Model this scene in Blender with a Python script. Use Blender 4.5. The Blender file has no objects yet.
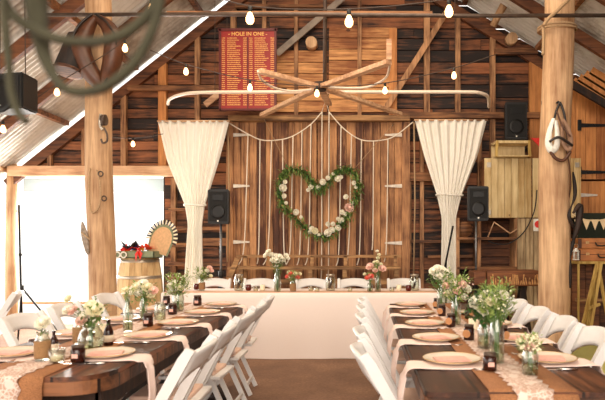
import bpy, bmesh, math, random
from mathutils import Vector, Matrix, Euler, noise
random.seed(7)
SC = bpy.context.scene
COL = SC.collection
R = math.radians
# ------------------------------------------------------------------ camera, world, light, exposure
F = 588.0
cd = bpy.data.cameras.new('camera'); cam = bpy.data.objects.new('camera', cd); COL.objects.link(cam)
cam.location = (0, 0, 1.3); cam.rotation_euler = (R(90), 0, 0)
cd.sensor_width = 36; cd.lens = 36 * F / 605
cd.shift_x = -62.5 / 605; cd.shift_y = 43 / 605
cd.clip_start = .05
cd.dof.use_dof = True; cd.dof.focus_distance = 7.0; cd.dof.aperture_fstop = 4.0
SC.camera = cam
SC.view_settings.view_transform = 'Standard'; SC.view_settings.look = 'None'
SC.view_settings.exposure = 0.5; SC.view_settings.gamma = 1; SC.view_settings.use_curve_mapping = False
w = bpy.data.worlds.new('sky'); SC.world = w; w.use_nodes = True
bgn = w.node_tree.nodes['Background']; bgn.inputs[0].default_value = (1, .95, .89, 1); bgn.inputs[1].default_value = 1.35

def area(name, loc, rot, sx, sy, power, col):
    l = bpy.data.lights.new(name, 'AREA'); l.shape = 'RECTANGLE'; l.size = sx; l.size_y = sy
    l.energy = power; l.color = col
    o = bpy.data.objects.new(name, l); COL.objects.link(o); o.location = loc; o.rotation_euler = rot
    return o
# added lamp standing in for unseen front daylight (behind the camera); daylight from the open left bays
area('front_daylight_fill', (-.5, -7, 4.2), (R(80), 0, 0), 9, 4, 620, (1, .86, .73))
area('left_bay_daylight', (-6.2, 4.5, 1.7), (R(90), 0, R(-90)), 8, 2.2, 80, (1, .95, .88))
area('left_opening_daylight', (-4.2, 9.7, 1.4), (R(-90), 0, 0), 2.2, 1.9, 260, (1, .96, .9))
area('ridge_bulb_fill', (-.4, 4.6, 5.3), (0, 0, 0), 3, 5, 170, (1, .82, .62))  # unseen fill lamp added under the ridge, standing in for the overhead bulbs

# ------------------------------------------------------------------ helpers
def P(px, py, Y):
    return Vector(((px - 365) / F * Y, Y, 1.3 - (py - 243) / F * Y))

def lin(c):
    return tuple(((x / 12.92) if x <= .04045 else ((x + .055) / 1.055) ** 2.4) for x in c)

class N:
    def __init__(s, name):
        s.m = bpy.data.materials.new(name); s.m.use_nodes = True; s.t = s.m.node_tree
        s.b = s.t.nodes['Principled BSDF']
    def n(s, ty, **kw):
        x = s.t.nodes.new(ty)
        for k, v in kw.items():
            if k in x.inputs: x.inputs[k].default_value = v
            else: setattr(x, k, v)
        return x
    def l(s, a, b): s.t.links.new(a, b)
    def coords(s): return s.n('ShaderNodeTexCoord').outputs['Object']
    def mapping(s, v, sc):
        m = s.n('ShaderNodeMapping'); m.inputs['Scale'].default_value = sc; s.l(v, m.inputs['Vector']); return m.outputs[0]
    def math(s, op, a, b=None, c=None):
        m = s.n('ShaderNodeMath', operation=op)
        for i, x in enumerate((a, b, c)):
            if x is None: continue
            if isinstance(x, (int, float)): m.inputs[i].default_value = x
            else: s.l(x, m.inputs[i])
        return m.outputs[0]
    def mix(s, fac, a, b, blend='MIX'):
        m = s.n('ShaderNodeMix', data_type='RGBA', blend_type=blend)
        for i, x in ((0, fac), (6, a), (7, b)):
            if isinstance(x, (int, float)): m.inputs[i].default_value = x
            elif isinstance(x, tuple): m.inputs[i].default_value = (*x[:3], 1)
            else: s.l(x, m.inputs[i])
        return m.outputs[2]
    def ramp(s, v, stops):
        r = s.n('ShaderNodeValToRGB'); e = r.color_ramp.elements
        while len(e) < len(stops): e.new(.5)
        for i, (p, c) in enumerate(stops):
            e[i].position = p; e[i].color = (*c, 1)
        s.l(v, r.inputs[0]); return r.outputs[0]
    def bump(s, h, d, st=.5):
        b = s.n('ShaderNodeBump'); b.inputs['Strength'].default_value = st; b.inputs['Distance'].default_value = d
        s.l(h, b.inputs['Height']); s.l(b.outputs[0], s.b.inputs['Normal'])

def wood(name, dark, light, axis='x', rough=.7, var=.5, plank=None, knots=0., fine=1., con=1.):
    """wood grain running along axis; every loose board gets its own tone"""
    s = N(name); dark = lin(dark); light = lin(light)
    co = s.coords()
    isl = s.n('ShaderNodeNewGeometry').outputs['Random Per Island']
    sc = {'x': (1.2, 16, 16), 'y': (16, 1.2, 16), 'z': (16, 16, 1.2)}[axis]
    add = s.n('ShaderNodeVectorMath', operation='ADD'); s.l(co, add.inputs[0])
    mul = s.n('ShaderNodeVectorMath', operation='SCALE'); mul.inputs[0].default_value = (37, 51, 23); s.l(isl, mul.inputs['Scale'])
    s.l(mul.outputs[0], add.inputs[1])
    v = s.mapping(add.outputs[0], tuple(x * fine for x in sc))
    no = s.n('ShaderNodeTexNoise', Scale=1.6, Detail=5.0, Roughness=.65); s.l(v, no.inputs['Vector'])
    big = s.n('ShaderNodeTexNoise', Scale=2.2, Detail=3.0); s.l(add.outputs[0], big.inputs['Vector'])
    f = s.math('ADD', s.math('MULTIPLY', no.outputs[0], 1.35 * con), s.math('SUBTRACT', s.math('MULTIPLY', big.outputs[0], .9 * con), .48 * con - (1 - con) * .74))
    rnd = isl
    if plank:
        ax, wd = plank
        sep = s.n('ShaderNodeSeparateXYZ'); s.l(co, sep.inputs[0])
        q = s.math('DIVIDE', sep.outputs[ax], wd)
        wn = s.n('ShaderNodeTexWhiteNoise', noise_dimensions='1D'); s.l(s.math('FLOOR', q), wn.inputs['W']); rnd = wn.outputs['Value']
        fr = s.math('FRACT', q)
        seam = s.math('LESS_THAN', s.math('ABSOLUTE', s.math('SUBTRACT', fr, .5)), .5 - .006 / wd)
    f = s.math('ADD', f, s.math('MULTIPLY', s.math('SUBTRACT', rnd, .5), var))
    c = s.ramp(f, [(.3, tuple(x * .6 for x in dark)), (.5, dark), (.74, tuple((a + b) / 2 for a, b in zip(dark, light))), (1., light)])
    if knots:
        vo = s.n('ShaderNodeTexVoronoi', Scale=3.2)
        s.l(s.mapping(add.outputs[0], {'x': (.6, 1, 1), 'y': (1, .6, 1), 'z': (1, 1, .6)}[axis]), vo.inputs['Vector'])
        k = s.math('LESS_THAN', vo.outputs['Distance'], .085 * knots)
        c = s.mix(k, c, tuple(x * .35 for x in dark))
    if plank:
        c = s.mix(seam, tuple(x * .25 for x in dark), c)
    s.l(c, s.b.inputs['Base Color']); s.b.inputs['Roughness'].default_value = rough
    s.bump(no.outputs[0], .004, .4)
    return s.m

def plain(name, c, rough=.6, metal=0., var=.12, scale=30, bump=0., spec=None, trans=0., emit=None, sheen=0.):
    s = N(name); c = lin(c)
    no = s.n('ShaderNodeTexNoise', Scale=float(scale), Detail=3.0); s.l(s.coords(), no.inputs['Vector'])
    col = s.ramp(no.outputs[0], [(.3, tuple(x * (1 - var) for x in c)), (.7, tuple(min(1, x * (1 + var)) for x in c))])
    s.l(col, s.b.inputs['Base Color']); s.b.inputs['Roughness'].default_value = rough; s.b.inputs['Metallic'].default_value = metal
    if trans: s.b.inputs['Transmission Weight'].default_value = trans
    if bump: s.bump(no.outputs[0], bump, .5)
    if emit:
        s.b.inputs['Emission Color'].default_value = (*emit[0], 1); s.b.inputs['Emission Strength'].default_value = emit[1]
    return s.m

def cloth(name, c, weave=400., bump=.001, trans=0., rough=.9, fleck=.08):
    s = N(name); c = lin(c)
    no = s.n('ShaderNodeTexNoise', Scale=float(weave), Detail=1.0); s.l(s.coords(), no.inputs['Vector'])
    col = s.ramp(no.outputs[0], [(.35, tuple(x * (1 - fleck) for x in c)), (.65, tuple(min(1, x * (1 + fleck)) for x in c))])
    s.l(col, s.b.inputs['Base Color']); s.b.inputs['Roughness'].default_value = rough
    s.bump(no.outputs[0], bump, .3)
    if trans:
        out = s.t.nodes['Material Output']; tr = s.n('ShaderNodeBsdfTranslucent'); s.l(col, tr.inputs[0])
        mx = s.n('ShaderNodeMixShader'); mx.inputs[0].default_value = trans
        s.l(s.b.outputs[0], mx.inputs[1]); s.l(tr.outputs[0], mx.inputs[2]); s.l(mx.outputs[0], out.inputs[0])
    return s.m

def glass(name, c=(1, 1, 1), rough=.02, alpha=.75):
    s = N(name)
    out = s.t.nodes['Material Output']
    tr = s.n('ShaderNodeBsdfTransparent'); tr.inputs[0].default_value = (*lin(c), 1)
    gl = s.n('ShaderNodeBsdfGlossy'); gl.inputs['Roughness'].default_value = .08
    fr = s.n('ShaderNodeLayerWeight'); fr.inputs[0].default_value = .35
    f = s.math('ADD', s.math('MULTIPLY', fr.outputs['Facing'], .55), .06)
    mx = s.n('ShaderNodeMixShader'); s.l(f, mx.inputs[0]); s.l(tr.outputs[0], mx.inputs[1]); s.l(gl.outputs[0], mx.inputs[2])
    s.l(mx.outputs[0], out.inputs[0])
    return s.m

M = {}
M['board_wall'] = wood('weathered_dark_boards', (.14, .07, .04), (.62, .38, .23), 'x', var=.55)
M['stud'] = wood('timber_stud', (.40, .25, .14), (.80, .60, .42), 'z', var=.3)
M['beam'] = wood('timber_beam', (.30, .17, .09), (.66, .45, .28), 'x', var=.3)
M['rafter'] = wood('dark_rafter', (.26, .14, .08), (.52, .32, .19), 'x', var=.3)
M['pine'] = wood('orange_pine', (.56, .33, .17), (.96, .72, .46), 'x', var=.35, knots=1., con=.75)
M['pinev'] = wood('orange_pine_upright', (.58, .34, .16), (.90, .62, .36), 'z', var=.35, knots=.8, con=.6)
M['palepine'] = wood('pale_pine', (.70, .57, .36), (.96, .88, .68), 'z', var=.3, knots=.8, con=.6)
M['doorplank'] = wood('barn_door_plank', (.36, .20, .11), (.82, .60, .40), 'z', var=.5, con=.8)
M['post'] = wood('peeled_log', (.52, .34, .20), (.97, .82, .64), 'z', var=0, knots=.6, fine=.9, con=.45)
M['table'] = wood('dark_table_timber', (.26, .14, .08), (.56, .34, .21), 'y', rough=.42, con=.85, plank=(0, .19), var=.4)
M['tableedge'] = wood('table_edge_blocks', (.24, .13, .07), (.56, .36, .22), 'x', rough=.5, plank=(1, .115), var=.3, con=.8)
M['darkwood'] = wood('dark_wood', (.10, .06, .04), (.25, .15, .09), 'z', var=.2)
M['barrel'] = wood('oak_stave', (.66, .52, .34), (.92, .80, .60), 'z', var=.5, con=.6)
M['palewood'] = wood('pale_planed_wood', (.74, .56, .42), (.93, .78, .62), 'x', var=.1)
M['yellowwood'] = wood('yellow_wood', (.62, .48, .22), (.85, .72, .42), 'z', var=.2)
M['oldbench'] = wood('old_bench_timber', (.42, .29, .17), (.76, .58, .38), 'x', var=.3)
M['carved'] = wood('carved_slab', (.34, .18, .09), (.58, .36, .2), 'x', var=.3)
M['white'] = plain('white_resin', (.90, .89, .88), .38, var=.02)
M['pad'] = cloth('beige_pad_vinyl', (.88, .74, .66), 60, rough=.6, fleck=.03)
M['whitecloth'] = cloth('white_tablecloth', (.95, .89, .85), 300, fleck=.02)
M['curtain'] = cloth('cream_curtain', (1., .98, .94), 300, trans=.2, fleck=.02)
M['napkin'] = cloth('blush_napkin', (.95, .86, .82), 300, fleck=.02)
M['burlap'] = cloth('brown_burlap', (.62, .42, .27), 260, fleck=.3, bump=.002)
M['burlapwrap'] = cloth('burlap_wrap', (.58, .44, .29), 300, fleck=.3, bump=.002)
M['blackmetal'] = plain('black_metal', (.10, .10, .10), .45, .4)
M['blackplastic'] = plain('black_plastic', (.09, .09, .09), .55)
M['grille'] = plain('speaker_grille', (.10, .10, .10), .9, scale=300, var=.4)
M['darkpipe'] = plain('grey_iron_pipe', (.36, .30, .26), .5, .5, var=.3, scale=12)
M['whitepipe'] = plain('cream_pipe', (.93, .86, .78), .4, var=.05)
M['hinge'] = plain('white_painted_iron', (.86, .82, .76), .5)
M['steel'] = plain('polished_steel', (.85, .82, .80), .2, 1.0, var=.03)
M['gold'] = plain('gold_rim', (.80, .66, .46), .35, .5)
M['china'] = plain('cream_glass_plate', (.90, .85, .78), .15, var=.03)
M['pink'] = plain('pink_paper', (.90, .70, .64), .7, var=.1, scale=50)
M['rope'] = cloth('hemp_rope', (.68, .56, .42), 200, fleck=.25)
M['twine'] = cloth('white_twine', (.93, .88, .80), 300, fleck=.1)
M['cable'] = plain('brown_cable', (.25, .18, .13), .6)
M['leather'] = plain('brown_leather', (.33, .19, .11), .42, var=.35, scale=9, bump=.004)
M['paleleather'] = plain('pale_felt_lining', (.58, .45, .36), .8, var=.2, scale=20)
M['blackleather'] = plain('black_leather', (.12, .08, .06), .4)
M['leaf'] = plain('green_leaf', (.38, .50, .22), .55, var=.45, scale=25)
M['leafdark'] = plain('dark_green_leaf', (.20, .38, .15), .5, var=.4, scale=25)
M['leafpale'] = plain('pale_green_leaf', (.56, .64, .34), .6, var=.3, scale=25)
M['stem'] = plain('green_stem', (.34, .46, .20), .5)
M['petalwhite'] = plain('white_petal', (.97, .95, .88), .6, var=.04)
M['petalcream'] = plain('cream_yellow_petal', (.96, .93, .80), .6, var=.06)
M['petalpink'] = plain('blush_petal', (.97, .82, .76), .6, var=.07)
M['petalcoral'] = plain('coral_petal', (.93, .45, .38), .6, var=.1)
M['glass'] = glass('clear_glass', (.97, .98, .96))
M['water'] = glass('green_water', (.95, .97, .92))
M['redglass'] = plain('dark_red_glass', (.32, .07, .06), .12, var=.1)
M['amber'] = plain('dark_amber_jar', (.19, .07, .035), .15, var=.2)
M['tag'] = plain('kraft_tag', (.78, .55, .36), .7)
M['label'] = plain('cream_label', (.92, .84, .74), .7)
M['wax'] = plain('ivory_wax', (.97, .91, .78), .5, var=.03)
M['zinc'] = plain('zinc_lid', (.72, .68, .62), .35, .8)
M['signred'] = plain('honour_board_red', (.58, .12, .10), .5, var=.12, scale=6)
M['goldpaint'] = plain('gold_lettering', (.92, .70, .38), .5, var=.1)
M['firered'] = plain('bright_red_enamel', (.86, .15, .10), .45)
M['brasswhite'] = plain('white_enamel', (.93, .92, .88), .5)
M['sagecase'] = plain('sage_green_case', (.52, .56, .44), .6)
M['vinewood'] = plain('grey_green_bent_cane', (.24, .23, .16), .9, var=.15, scale=30)
M['bulb'] = plain('glowing_bulb', (1, .9, .7), .3, emit=((1, .50, .20), 5.0))
M['grass'] = plain('yellow_green_mat', (.80, .78, .48), .9, var=.25, scale=60, bump=.01)
M['creamflag'] = cloth('cream_flag', (.90, .80, .64), 300, fleck=.1)
M['carvedlight'] = plain('fresh_cut_wood', (.78, .58, .36), .8, var=.3, scale=40)

def ground_mat():
    s = N('earth_floor'); co = s.coords()
    a = s.n('ShaderNodeTexNoise', Scale=1.5, Detail=6.0, Roughness=.7); s.l(co, a.inputs['Vector'])
    b = s.n('ShaderNodeTexNoise', Scale=40.0, Detail=3.0); s.l(co, b.inputs['Vector'])
    f = s.math('ADD', s.math('MULTIPLY', a.outputs[0], .6), s.math('MULTIPLY', b.outputs[0], .4))
    c = s.ramp(f, [(.3, lin((.36, .25, .18))), (.55, lin((.50, .37, .28))), (.75, lin((.64, .50, .39)))])
    s.l(c, s.b.inputs['Base Color']); s.b.inputs['Roughness'].default_value = .85; s.bump(f, .02, .6)
    return s.m
M['earth'] = ground_mat()
def tin():
    s = N('corrugated_iron'); co = s.coords()
    a = s.n('ShaderNodeTexNoise', Scale=1.1, Detail=6.0, Roughness=.7); s.l(co, a.inputs['Vector'])
    c = s.ramp(a.outputs[0], [(.35, lin((.62, .58, .53))), (.5, lin((.86, .85, .82))), (.75, lin((.95, .95, .93)))])
    s.l(c, s.b.inputs['Base Color']); s.b.inputs['Metallic'].default_value = .15; s.b.inputs['Roughness'].default_value = .55
    return s.m
M['tin'] = tin()
def lace():
    s = N('white_lace'); co = s.coords()
    v = s.n('ShaderNodeTexVoronoi', Scale=55.0, feature='DISTANCE_TO_EDGE'); s.l(co, v.inputs['Vector'])
    v2 = s.n('ShaderNodeTexVoronoi', Scale=17.0); s.l(co, v2.inputs['Vector'])
    k = s.math('MAXIMUM', s.math('LESS_THAN', v.outputs['Distance'], .09), s.math('LESS_THAN', v2.outputs['Distance'], .33))
    c = s.mix(k, lin((.76, .62, .54)), lin((.90, .82, .77))); s.l(c, s.b.inputs['Base Color']); s.b.inputs['Roughness'].default_value = .9
    return s.m
M['lace'] = lace()
def stripes():
    s = N('black_white_stripe'); co = s.coords()
    wv = s.n('ShaderNodeTexWave', Scale=7.0); wv.bands_direction = 'X'; s.l(co, wv.inputs['Vector'])
    k = s.math('GREATER_THAN', wv.outputs['Fac'], .5)
    s.l(s.mix(k, lin((.08, .07, .07)), lin((.95, .9, .82))), s.b.inputs['Base Color']); return s.m
M['stripe'] = stripes()
def sheet():
    s = N('translucent_sheet'); out = s.t.nodes['Material Output']; tr = s.n('ShaderNodeBsdfTranslucent'); tr.inputs[0].default_value = (.3, .33, .33, 1)
    mx = s.n('ShaderNodeMixShader'); mx.inputs[0].default_value = .8; s.b.inputs['Base Color'].default_value = (.8, .8, .78, 1)
    s.l(s.b.outputs[0], mx.inputs[1]); s.l(tr.outputs[0], mx.inputs[2]); s.l(mx.outputs[0], out.inputs[0]); return s.m
M['sheet'] = sheet()

class MB:
    def __init__(s): s.bm = bmesh.new()
    def box(s, c, size, rot=None, bev=0):
        r = bmesh.ops.create_cube(s.bm, size=1); vs = r['verts']
        bmesh.ops.scale(s.bm, vec=size, verts=vs)
        if bev:
            es = list({e for v in vs for e in v.link_edges})
            rb = bmesh.ops.bevel(s.bm, geom=es, offset=bev, segments=2, affect='EDGES', profile=.6)
            vs = list({v for f in rb['faces'] for v in f.verts} | {v for v in vs if v.is_valid})
        m = Matrix.Translation(Vector(c)) @ (rot.to_matrix().to_4x4() if rot else Matrix())
        bmesh.ops.transform(s.bm, matrix=m, verts=vs); return s
    def b2(s, lo, hi, bev=0):
        lo = Vector(lo); hi = Vector(hi); return s.box((lo + hi) / 2, tuple(hi - lo), None, bev)
    def bar(s, p0, p1, w, h, up=(0, 0, 1), bev=0):
        p0 = Vector(p0); p1 = Vector(p1); d = p1 - p0; L = d.length; x = d.normalized()
        u = Vector(up)
        if tuple(up) == (0, 1, 0): w, h = h, w
        if abs(x.dot(u)) > .98: u = Vector((0, 1, 0))
        y = u.cross(x).normalized(); z = x.cross(y)
        m = Matrix((x, y, z)).transposed()
        return s.box((p0 + p1) / 2, (L, w, h), m.to_euler(), bev)
    def tube(s, pts, r, seg=6, cap=True, flat=1.):
        pts = [Vector(p) for p in pts]; n = len(pts)
        rr = r if isinstance(r, (list, tuple)) else [r] * n
        t = [(pts[min(i + 1, n - 1)] - pts[max(i - 1, 0)]).normalized() for i in range(n)]
        nrm = t[0].orthogonal().normalized(); rings = []
        for i in range(n):
            nrm = (nrm - t[i] * nrm.dot(t[i])); nrm = nrm.normalized() if nrm.length > 1e-6 else t[i].orthogonal().normalized()
            bn = t[i].cross(nrm)
            rings.append([s.bm.verts.new(pts[i] + (nrm * math.cos(a) * flat + bn * math.sin(a)) * rr[i]) for a in [2 * math.pi * k / seg for k in range(seg)]])
        for i in range(n - 1):
            for k in range(seg):
                f = s.bm.faces.new((rings[i][k], rings[i][(k + 1) % seg], rings[i + 1][(k + 1) % seg], rings[i + 1][k])); f.smooth = True
        if cap and n > 1:
            s.bm.faces.new(rings[0][::-1]); s.bm.faces.new(rings[-1])
        return s
    def lathe(s, prof, c=(0, 0, 0), seg=16, mat=None, jit=0.):
        rings = []; c = Vector(c)
        for (r, z) in prof:
            ring = []
            for k in range(seg):
                a = 2 * math.pi * k / seg
                rr = max(r, .0004)
                if jit: rr += jit * noise.noise(Vector((math.cos(a) * 1.3, math.sin(a) * 1.3, z * 1.1)) * 1.5)
                p = Vector((math.cos(a) * rr, math.sin(a) * rr, z))
                if mat: p = mat @ p
                ring.append(s.bm.verts.new(c + p))
            rings.append(ring)
        for i in range(len(rings) - 1):
            for k in range(seg):
                f = s.bm.faces.new((rings[i][k], rings[i][(k + 1) % seg], rings[i + 1][(k + 1) % seg], rings[i + 1][k])); f.smooth = True
        s.bm.faces.new(rings[0][::-1]); s.bm.faces.new(rings[-1]); return s
    def prism(s, poly, y0, y1, axis='y'):
        """poly in (x,z); extruded in y (or poly in (x,y) extruded in z)"""
        def v(a, b, t): return (a, t, b) if axis == 'y' else ((a, b, t) if axis == 'z' else (t, a, b))
        A = [s.bm.verts.new(v(a, b, y0)) for a, b in poly]; B = [s.bm.verts.new(v(a, b, y1)) for a, b in poly]
        n = len(poly); s.bm.faces.new(A); s.bm.faces.new(B[::-1])
        for i in range(n): s.bm.faces.new((A[i], B[i], B[(i + 1) % n], A[(i + 1) % n]))
        return s
    def grid(s, fn, nu, nv, th=0.):
        V = [[s.bm.verts.new(fn(i / nu, j / nv)) for j in range(nv + 1)] for i in range(nu + 1)]
        fs = []
        for i in range(nu):
            for j in range(nv):
                f = s.bm.faces.new((V[i][j], V[i + 1][j], V[i + 1][j + 1], V[i][j + 1])); f.smooth = True; fs.append(f)
        if th:
            s.bm.normal_update(); bmesh.ops.solidify(s.bm, geom=fs, thickness=th)
        return s
    def ball(s, c, r, sub=1, sc=(1, 1, 1)):
        q = bmesh.ops.create_icosphere(s.bm, subdivisions=sub, radius=r)
        bmesh.ops.scale(s.bm, vec=sc, verts=q['verts']); bmesh.ops.translate(s.bm, vec=Vector(c), verts=q['verts'])
        for v in q['verts']:
            for f in v.link_faces: f.smooth = True
        return s
    def leaf(s, p, d, L, W, up=Vector((0, 0, 1))):
        d = d.normalized(); sd = d.cross(up)
        sd = sd.normalized() if sd.length > .05 else Vector((1, 0, 0)); nn = sd.cross(d)
        a = s.bm.verts.new(p); b = s.bm.verts.new(p + d * L * .45 + sd * W + nn * W * .3); c = s.bm.verts.new(p + d * L - nn * L * .12)
        e = s.bm.verts.new(p + d * L * .45 - sd * W + nn * W * .3); m = s.bm.verts.new(p + d * L * .5)
        s.bm.faces.new((a, b, m)); s.bm.faces.new((b, c, m)); s.bm.faces.new((m, c, e)); s.bm.faces.new((a, m, e))
        return s
    def build(s, name, mat, parent=None, norm=True):
        if norm: bmesh.ops.recalc_face_normals(s.bm, faces=s.bm.faces)
        me = bpy.data.meshes.new(name); s.bm.to_mesh(me); s.bm.free()
        me.materials.append(M[mat] if isinstance(mat, str) else mat)
        o = bpy.data.objects.new(name, me); COL.objects.link(o)
        if parent: o.parent = parent
        return o

def thing(name, label, cat, loc=(0, 0, 0), rz=0., group=None):
    o = bpy.data.objects.new(name, None); COL.objects.link(o); o.empty_display_size = .05
    o.location = loc; o.rotation_euler = (0, 0, rz); o['label'] = label; o['category'] = cat
    if group: o['group'] = group
    return o
def tag(o, label, cat, group=None, kind=None, loc=None):
    o['label'] = label; o['category'] = cat
    if group: o['group'] = group
    if kind: o['kind'] = kind
    if loc is not None: o.location = loc
    return o
def struct(o, label=None):
    o['kind'] = 'structure'
    if label: o['label'] = label
    return o
def copy_tree(o, parent=None):
    c = o.copy(); COL.objects.link(c); c.parent = parent
    for ch in list(o.children): copy_tree(ch, c)
    return c
def inst(proto, used, label, loc, rz=0., group=None):
    if used.get(proto): c = copy_tree(proto)
    else: c = proto; used[proto] = True
    c.location = loc; c.rotation_euler = (0, 0, rz); c['label'] = label
    if group: c['group'] = group
    return c
USED = {}
def sag(a, b, s, n=14):
    a = Vector(a); b = Vector(b); return [a.lerp(b, i / n) - Vector((0, 0, s * 4 * (i / n) * (1 - i / n))) for i in range(n + 1)]
def spline(pts, n=6):
    pts = [Vector(p) for p in pts]; out = []
    for i in range(len(pts) - 1):
        p0 = pts[max(i - 1, 0)]; p1 = pts[i]; p2 = pts[i + 1]; p3 = pts[min(i + 2, len(pts) - 1)]
        for k in range(n):
            t = k / n
            out.append(.5 * ((2 * p1) + (p2 - p0) * t + (2 * p0 - 5 * p1 + 4 * p2 - p3) * t * t + (3 * p1 - p0 - 3 * p2 + p3) * t ** 3))
    out.append(pts[-1]); return out

# ------------------------------------------------------------------ setting
XL, ZL, SL = -5.33, 2.48, .797      # left eave at the back wall, slope
XR0, ZR0, SR = -.57, 6.27, .63      # ridge, right slope
XE = 5.4
def roofz(x): return ZL + SL * (x - XL) if x < XR0 else ZR0 - SR * (x - XR0)
def xl_at(z): return XL + (z - ZL) / SL
def xr_at(z): return XR0 + (ZR0 - z) / SR

struct(MB().b2((-5.7, -3, -.1), (5.6, 9.4, 0)).build('floor', 'earth'))
g = MB().b2((-40, -20, -.16), (40, 60, -.11)).build('ground_outside', plain('pale_dry_ground', (.97, .95, .91), .9, var=.02, scale=2)); struct(g)

# back wall: horizontal boards clipped by the gable
m = MB(); z = 0.; rnd = random.Random(3)
while z < 6.2:
    h = rnd.choice((.15, .165, .18, .2)); z1 = z + h; g2 = .018
    xa0 = max(XL - .1, xl_at(z + .085)) if z > ZL else XL - .1
    xa1 = max(XL - .1, xl_at(z1 + .085)) if z1 > ZL else XL - .1
    if z < 2.3: xa0 = xa1 = -3.06
    xb0 = min(XE, xr_at(z - .02)); xb1 = min(XE, xr_at(z1 - .02))
    if xb1 > xa1:
        cuts = sorted(rnd.uniform(xa0, xb0) for _ in range(2))
        xs0 = [xa0] + [c for c in cuts if xa1 + .2 < c < xb1 - .2] + [xb0]
        for i in range(len(xs0) - 1):
            l0 = xs0[i]; r0 = xs0[i + 1] - .006
            l1 = xa1 if i == 0 else l0; r1 = xb1 if i == len(xs0) - 2 else r0
            yy = 9.0 + rnd.uniform(-.008, .008)
            m.prism([(l0, z), (r0, z), (r1, z1 - g2), (l1, z1 - g2)], yy, yy + .025)
    z = z1
struct(m.build('wall_back', 'board_wall'))
m = MB(); m.b2((-3.1, 9.05, 0), (XE, 9.08, 2.45))
zt = ZL
poly = [(XL + .1, ZL), (XE, ZL), (XE, xr_at and roofz(XE) - .08), (XR0, ZR0 - .1)]
m.prism([(XL + .25, ZL), (XE, 2.44), (XR0, ZR0 - .2)], 9.035, 9.06)
struct(m.build('wall_back_sheathing', 'darkwood'))
# right side wall, boarded
m = MB(); z = 0
while z < 2.4:
    m.b2((XE, -2.5, z), (XE + .03, 9.03, z + .17)); z += .18
struct(m.build('wall_right', 'board_wall'))
# left side: open bays between posts under an eave beam
m = MB()
for y in (-.5, 2.0, 4.5, 6.9): m.tube([(XL - .15, y, 0), (XL - .15, y, 2.4)], .08, 8)
m.tube([(XL - .12, -2.5, 2.42), (XL - .12, 9.0, 2.42)], .05, 8)
struct(m.build('wall_left_posts', 'post'))

# roof
def roof(x0, x1, name):
    m = MB(); n = int((9.25 + 2.6) / .0127 / 1)  # corrugation pitch .076
    ys = [-2.6 + i * .0127 * 1.0 for i in range(int(11.67 / .0127))]
    dz = .008
    L = []
    prev = None
    sl = Vector((x1 - x0, 0, roofz(x1) - roofz(x0))).normalized(); nrm = Vector((-sl.z, 0, sl.x))
    if nrm.z < 0: nrm = -nrm
    for y in ys:
        o = nrm * (math.sin(y / .09 * 2 * math.pi) * .022 + .03)
        a = m.bm.verts.new(Vector((x0, y, roofz(x0))) + o); b = m.bm.verts.new(Vector((x1, y, roofz(x1))) + o)
        if prev:
            f = m.bm.faces.new((prev[0], a, b, prev[1])); f.smooth = True
        prev = (a, b)
    return struct(m.build(name, 'tin'))
roof(XL - .35, XR0, 'ceiling_left_slope'); roof(XR0 + .0001, XE + .2, 'ceiling_right_slope')
# rafters and purlins
for k, y in enumerate((8.93, 7.7, 6.62, 4.2, 1.6)):
    m = MB()
    w_, h_ = .07, .14
    for (xa, xb) in ((XL - .1, XR0), (XE, XR0)):
        off = .14 if y < 8.9 else .21
        m.bar((xa, y, roofz(xa) - off), (xb, y, roofz(xb) - off), w_, h_)
    struct(m.build('trim_rafter', 'rafter'))
m = MB()
for x in (-4.5, -3.45, -2.45, -1.4, .4, 1.5, 2.6, 3.7, 4.8):
    m.b2((x - .035, -2.4, roofz(x) - .07), (x + .035, 8.88, roofz(x) + .0))
struct(m.build('trim_purlin', 'beam'))

# opening header
struct(MB().box((-4.1, 8.9, 2.385), (2.55, .16, .15), None, .01).build('trim_header', 'palewood'))
struct(MB().b2((-5.28, 9.1, 2.1), (-3.0, 9.12, 2.3)).build('trim_sheet_strip', 'sheet'))
struct(MB().b2((-5.3, 9.02, .36), (-3.06, 9.07, .4)).build('trim_sill_rail', 'palewood'))
m = MB(); m.lathe([(.09, 0), (.085, 1.2), (.08, 2.5)], (P(12, 243, 8.95).x, 8.95, 0), 10, jit=.02); struct(m.build('trim_corner_post', 'post'))
# studs: (x px centre, y top, y bottom, width px)
def px_board(px0, py0, px1, py1, Y, th=.04):
    a = P(px0, py0, Y); b = P(px1, py1, Y); return (min(a.x, b.x), Y, min(a.z, b.z)), (max(a.x, b.x), Y + th, max(a.z, b.z))
studs = [(49, 139, 168, 4), (83, 118, 168, 4), (123, 82, 168, 5), (162, 52, 168, 8), (197, 28, 120, 5), (233, 0, 30, 5), (264, 0, 30, 4),
         (296, 0, 120, 4), (359.5, 0, 120, 4), (393, 28, 120, 8), (427, 0, 118, 6), (458, 0, 118, 5), (493, 24, 158, 5), (422, 120, 300, 4),
         (410, 172, 262, 3), (480, 120, 300, 4), (173, 178, 330, 5), (536.5, 57, 170, 13)]
for i, (x, a, b, wd) in enumerate(studs):
    lo, hi = px_board(x - wd / 2, a, x + wd / 2, b, 8.9, .08)
    hi = (hi[0], hi[1], min(hi[2], roofz((lo[0] + hi[0]) / 2) - .2))
    struct(MB().b2(lo, hi, .004).build('trim_stud', 'pinev' if wd in (8, 13) else 'stud'))
rails = [(141, 169, 200, 175), (168, 208, 190, 211), (168, 227, 233, 230), (200, 238, 233, 246), (168, 243, 190, 247), (168, 262, 233, 266), (168, 277, 233, 280), (408, 172, 466, 181),
         (411, 240, 480, 243), (455, 237, 478, 240), (428, 255, 478, 258), (495, 48, 538, 54), (127, 85, 220, 90), (235, 4, 330, 7), (400, 112, 540, 118)]
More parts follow.
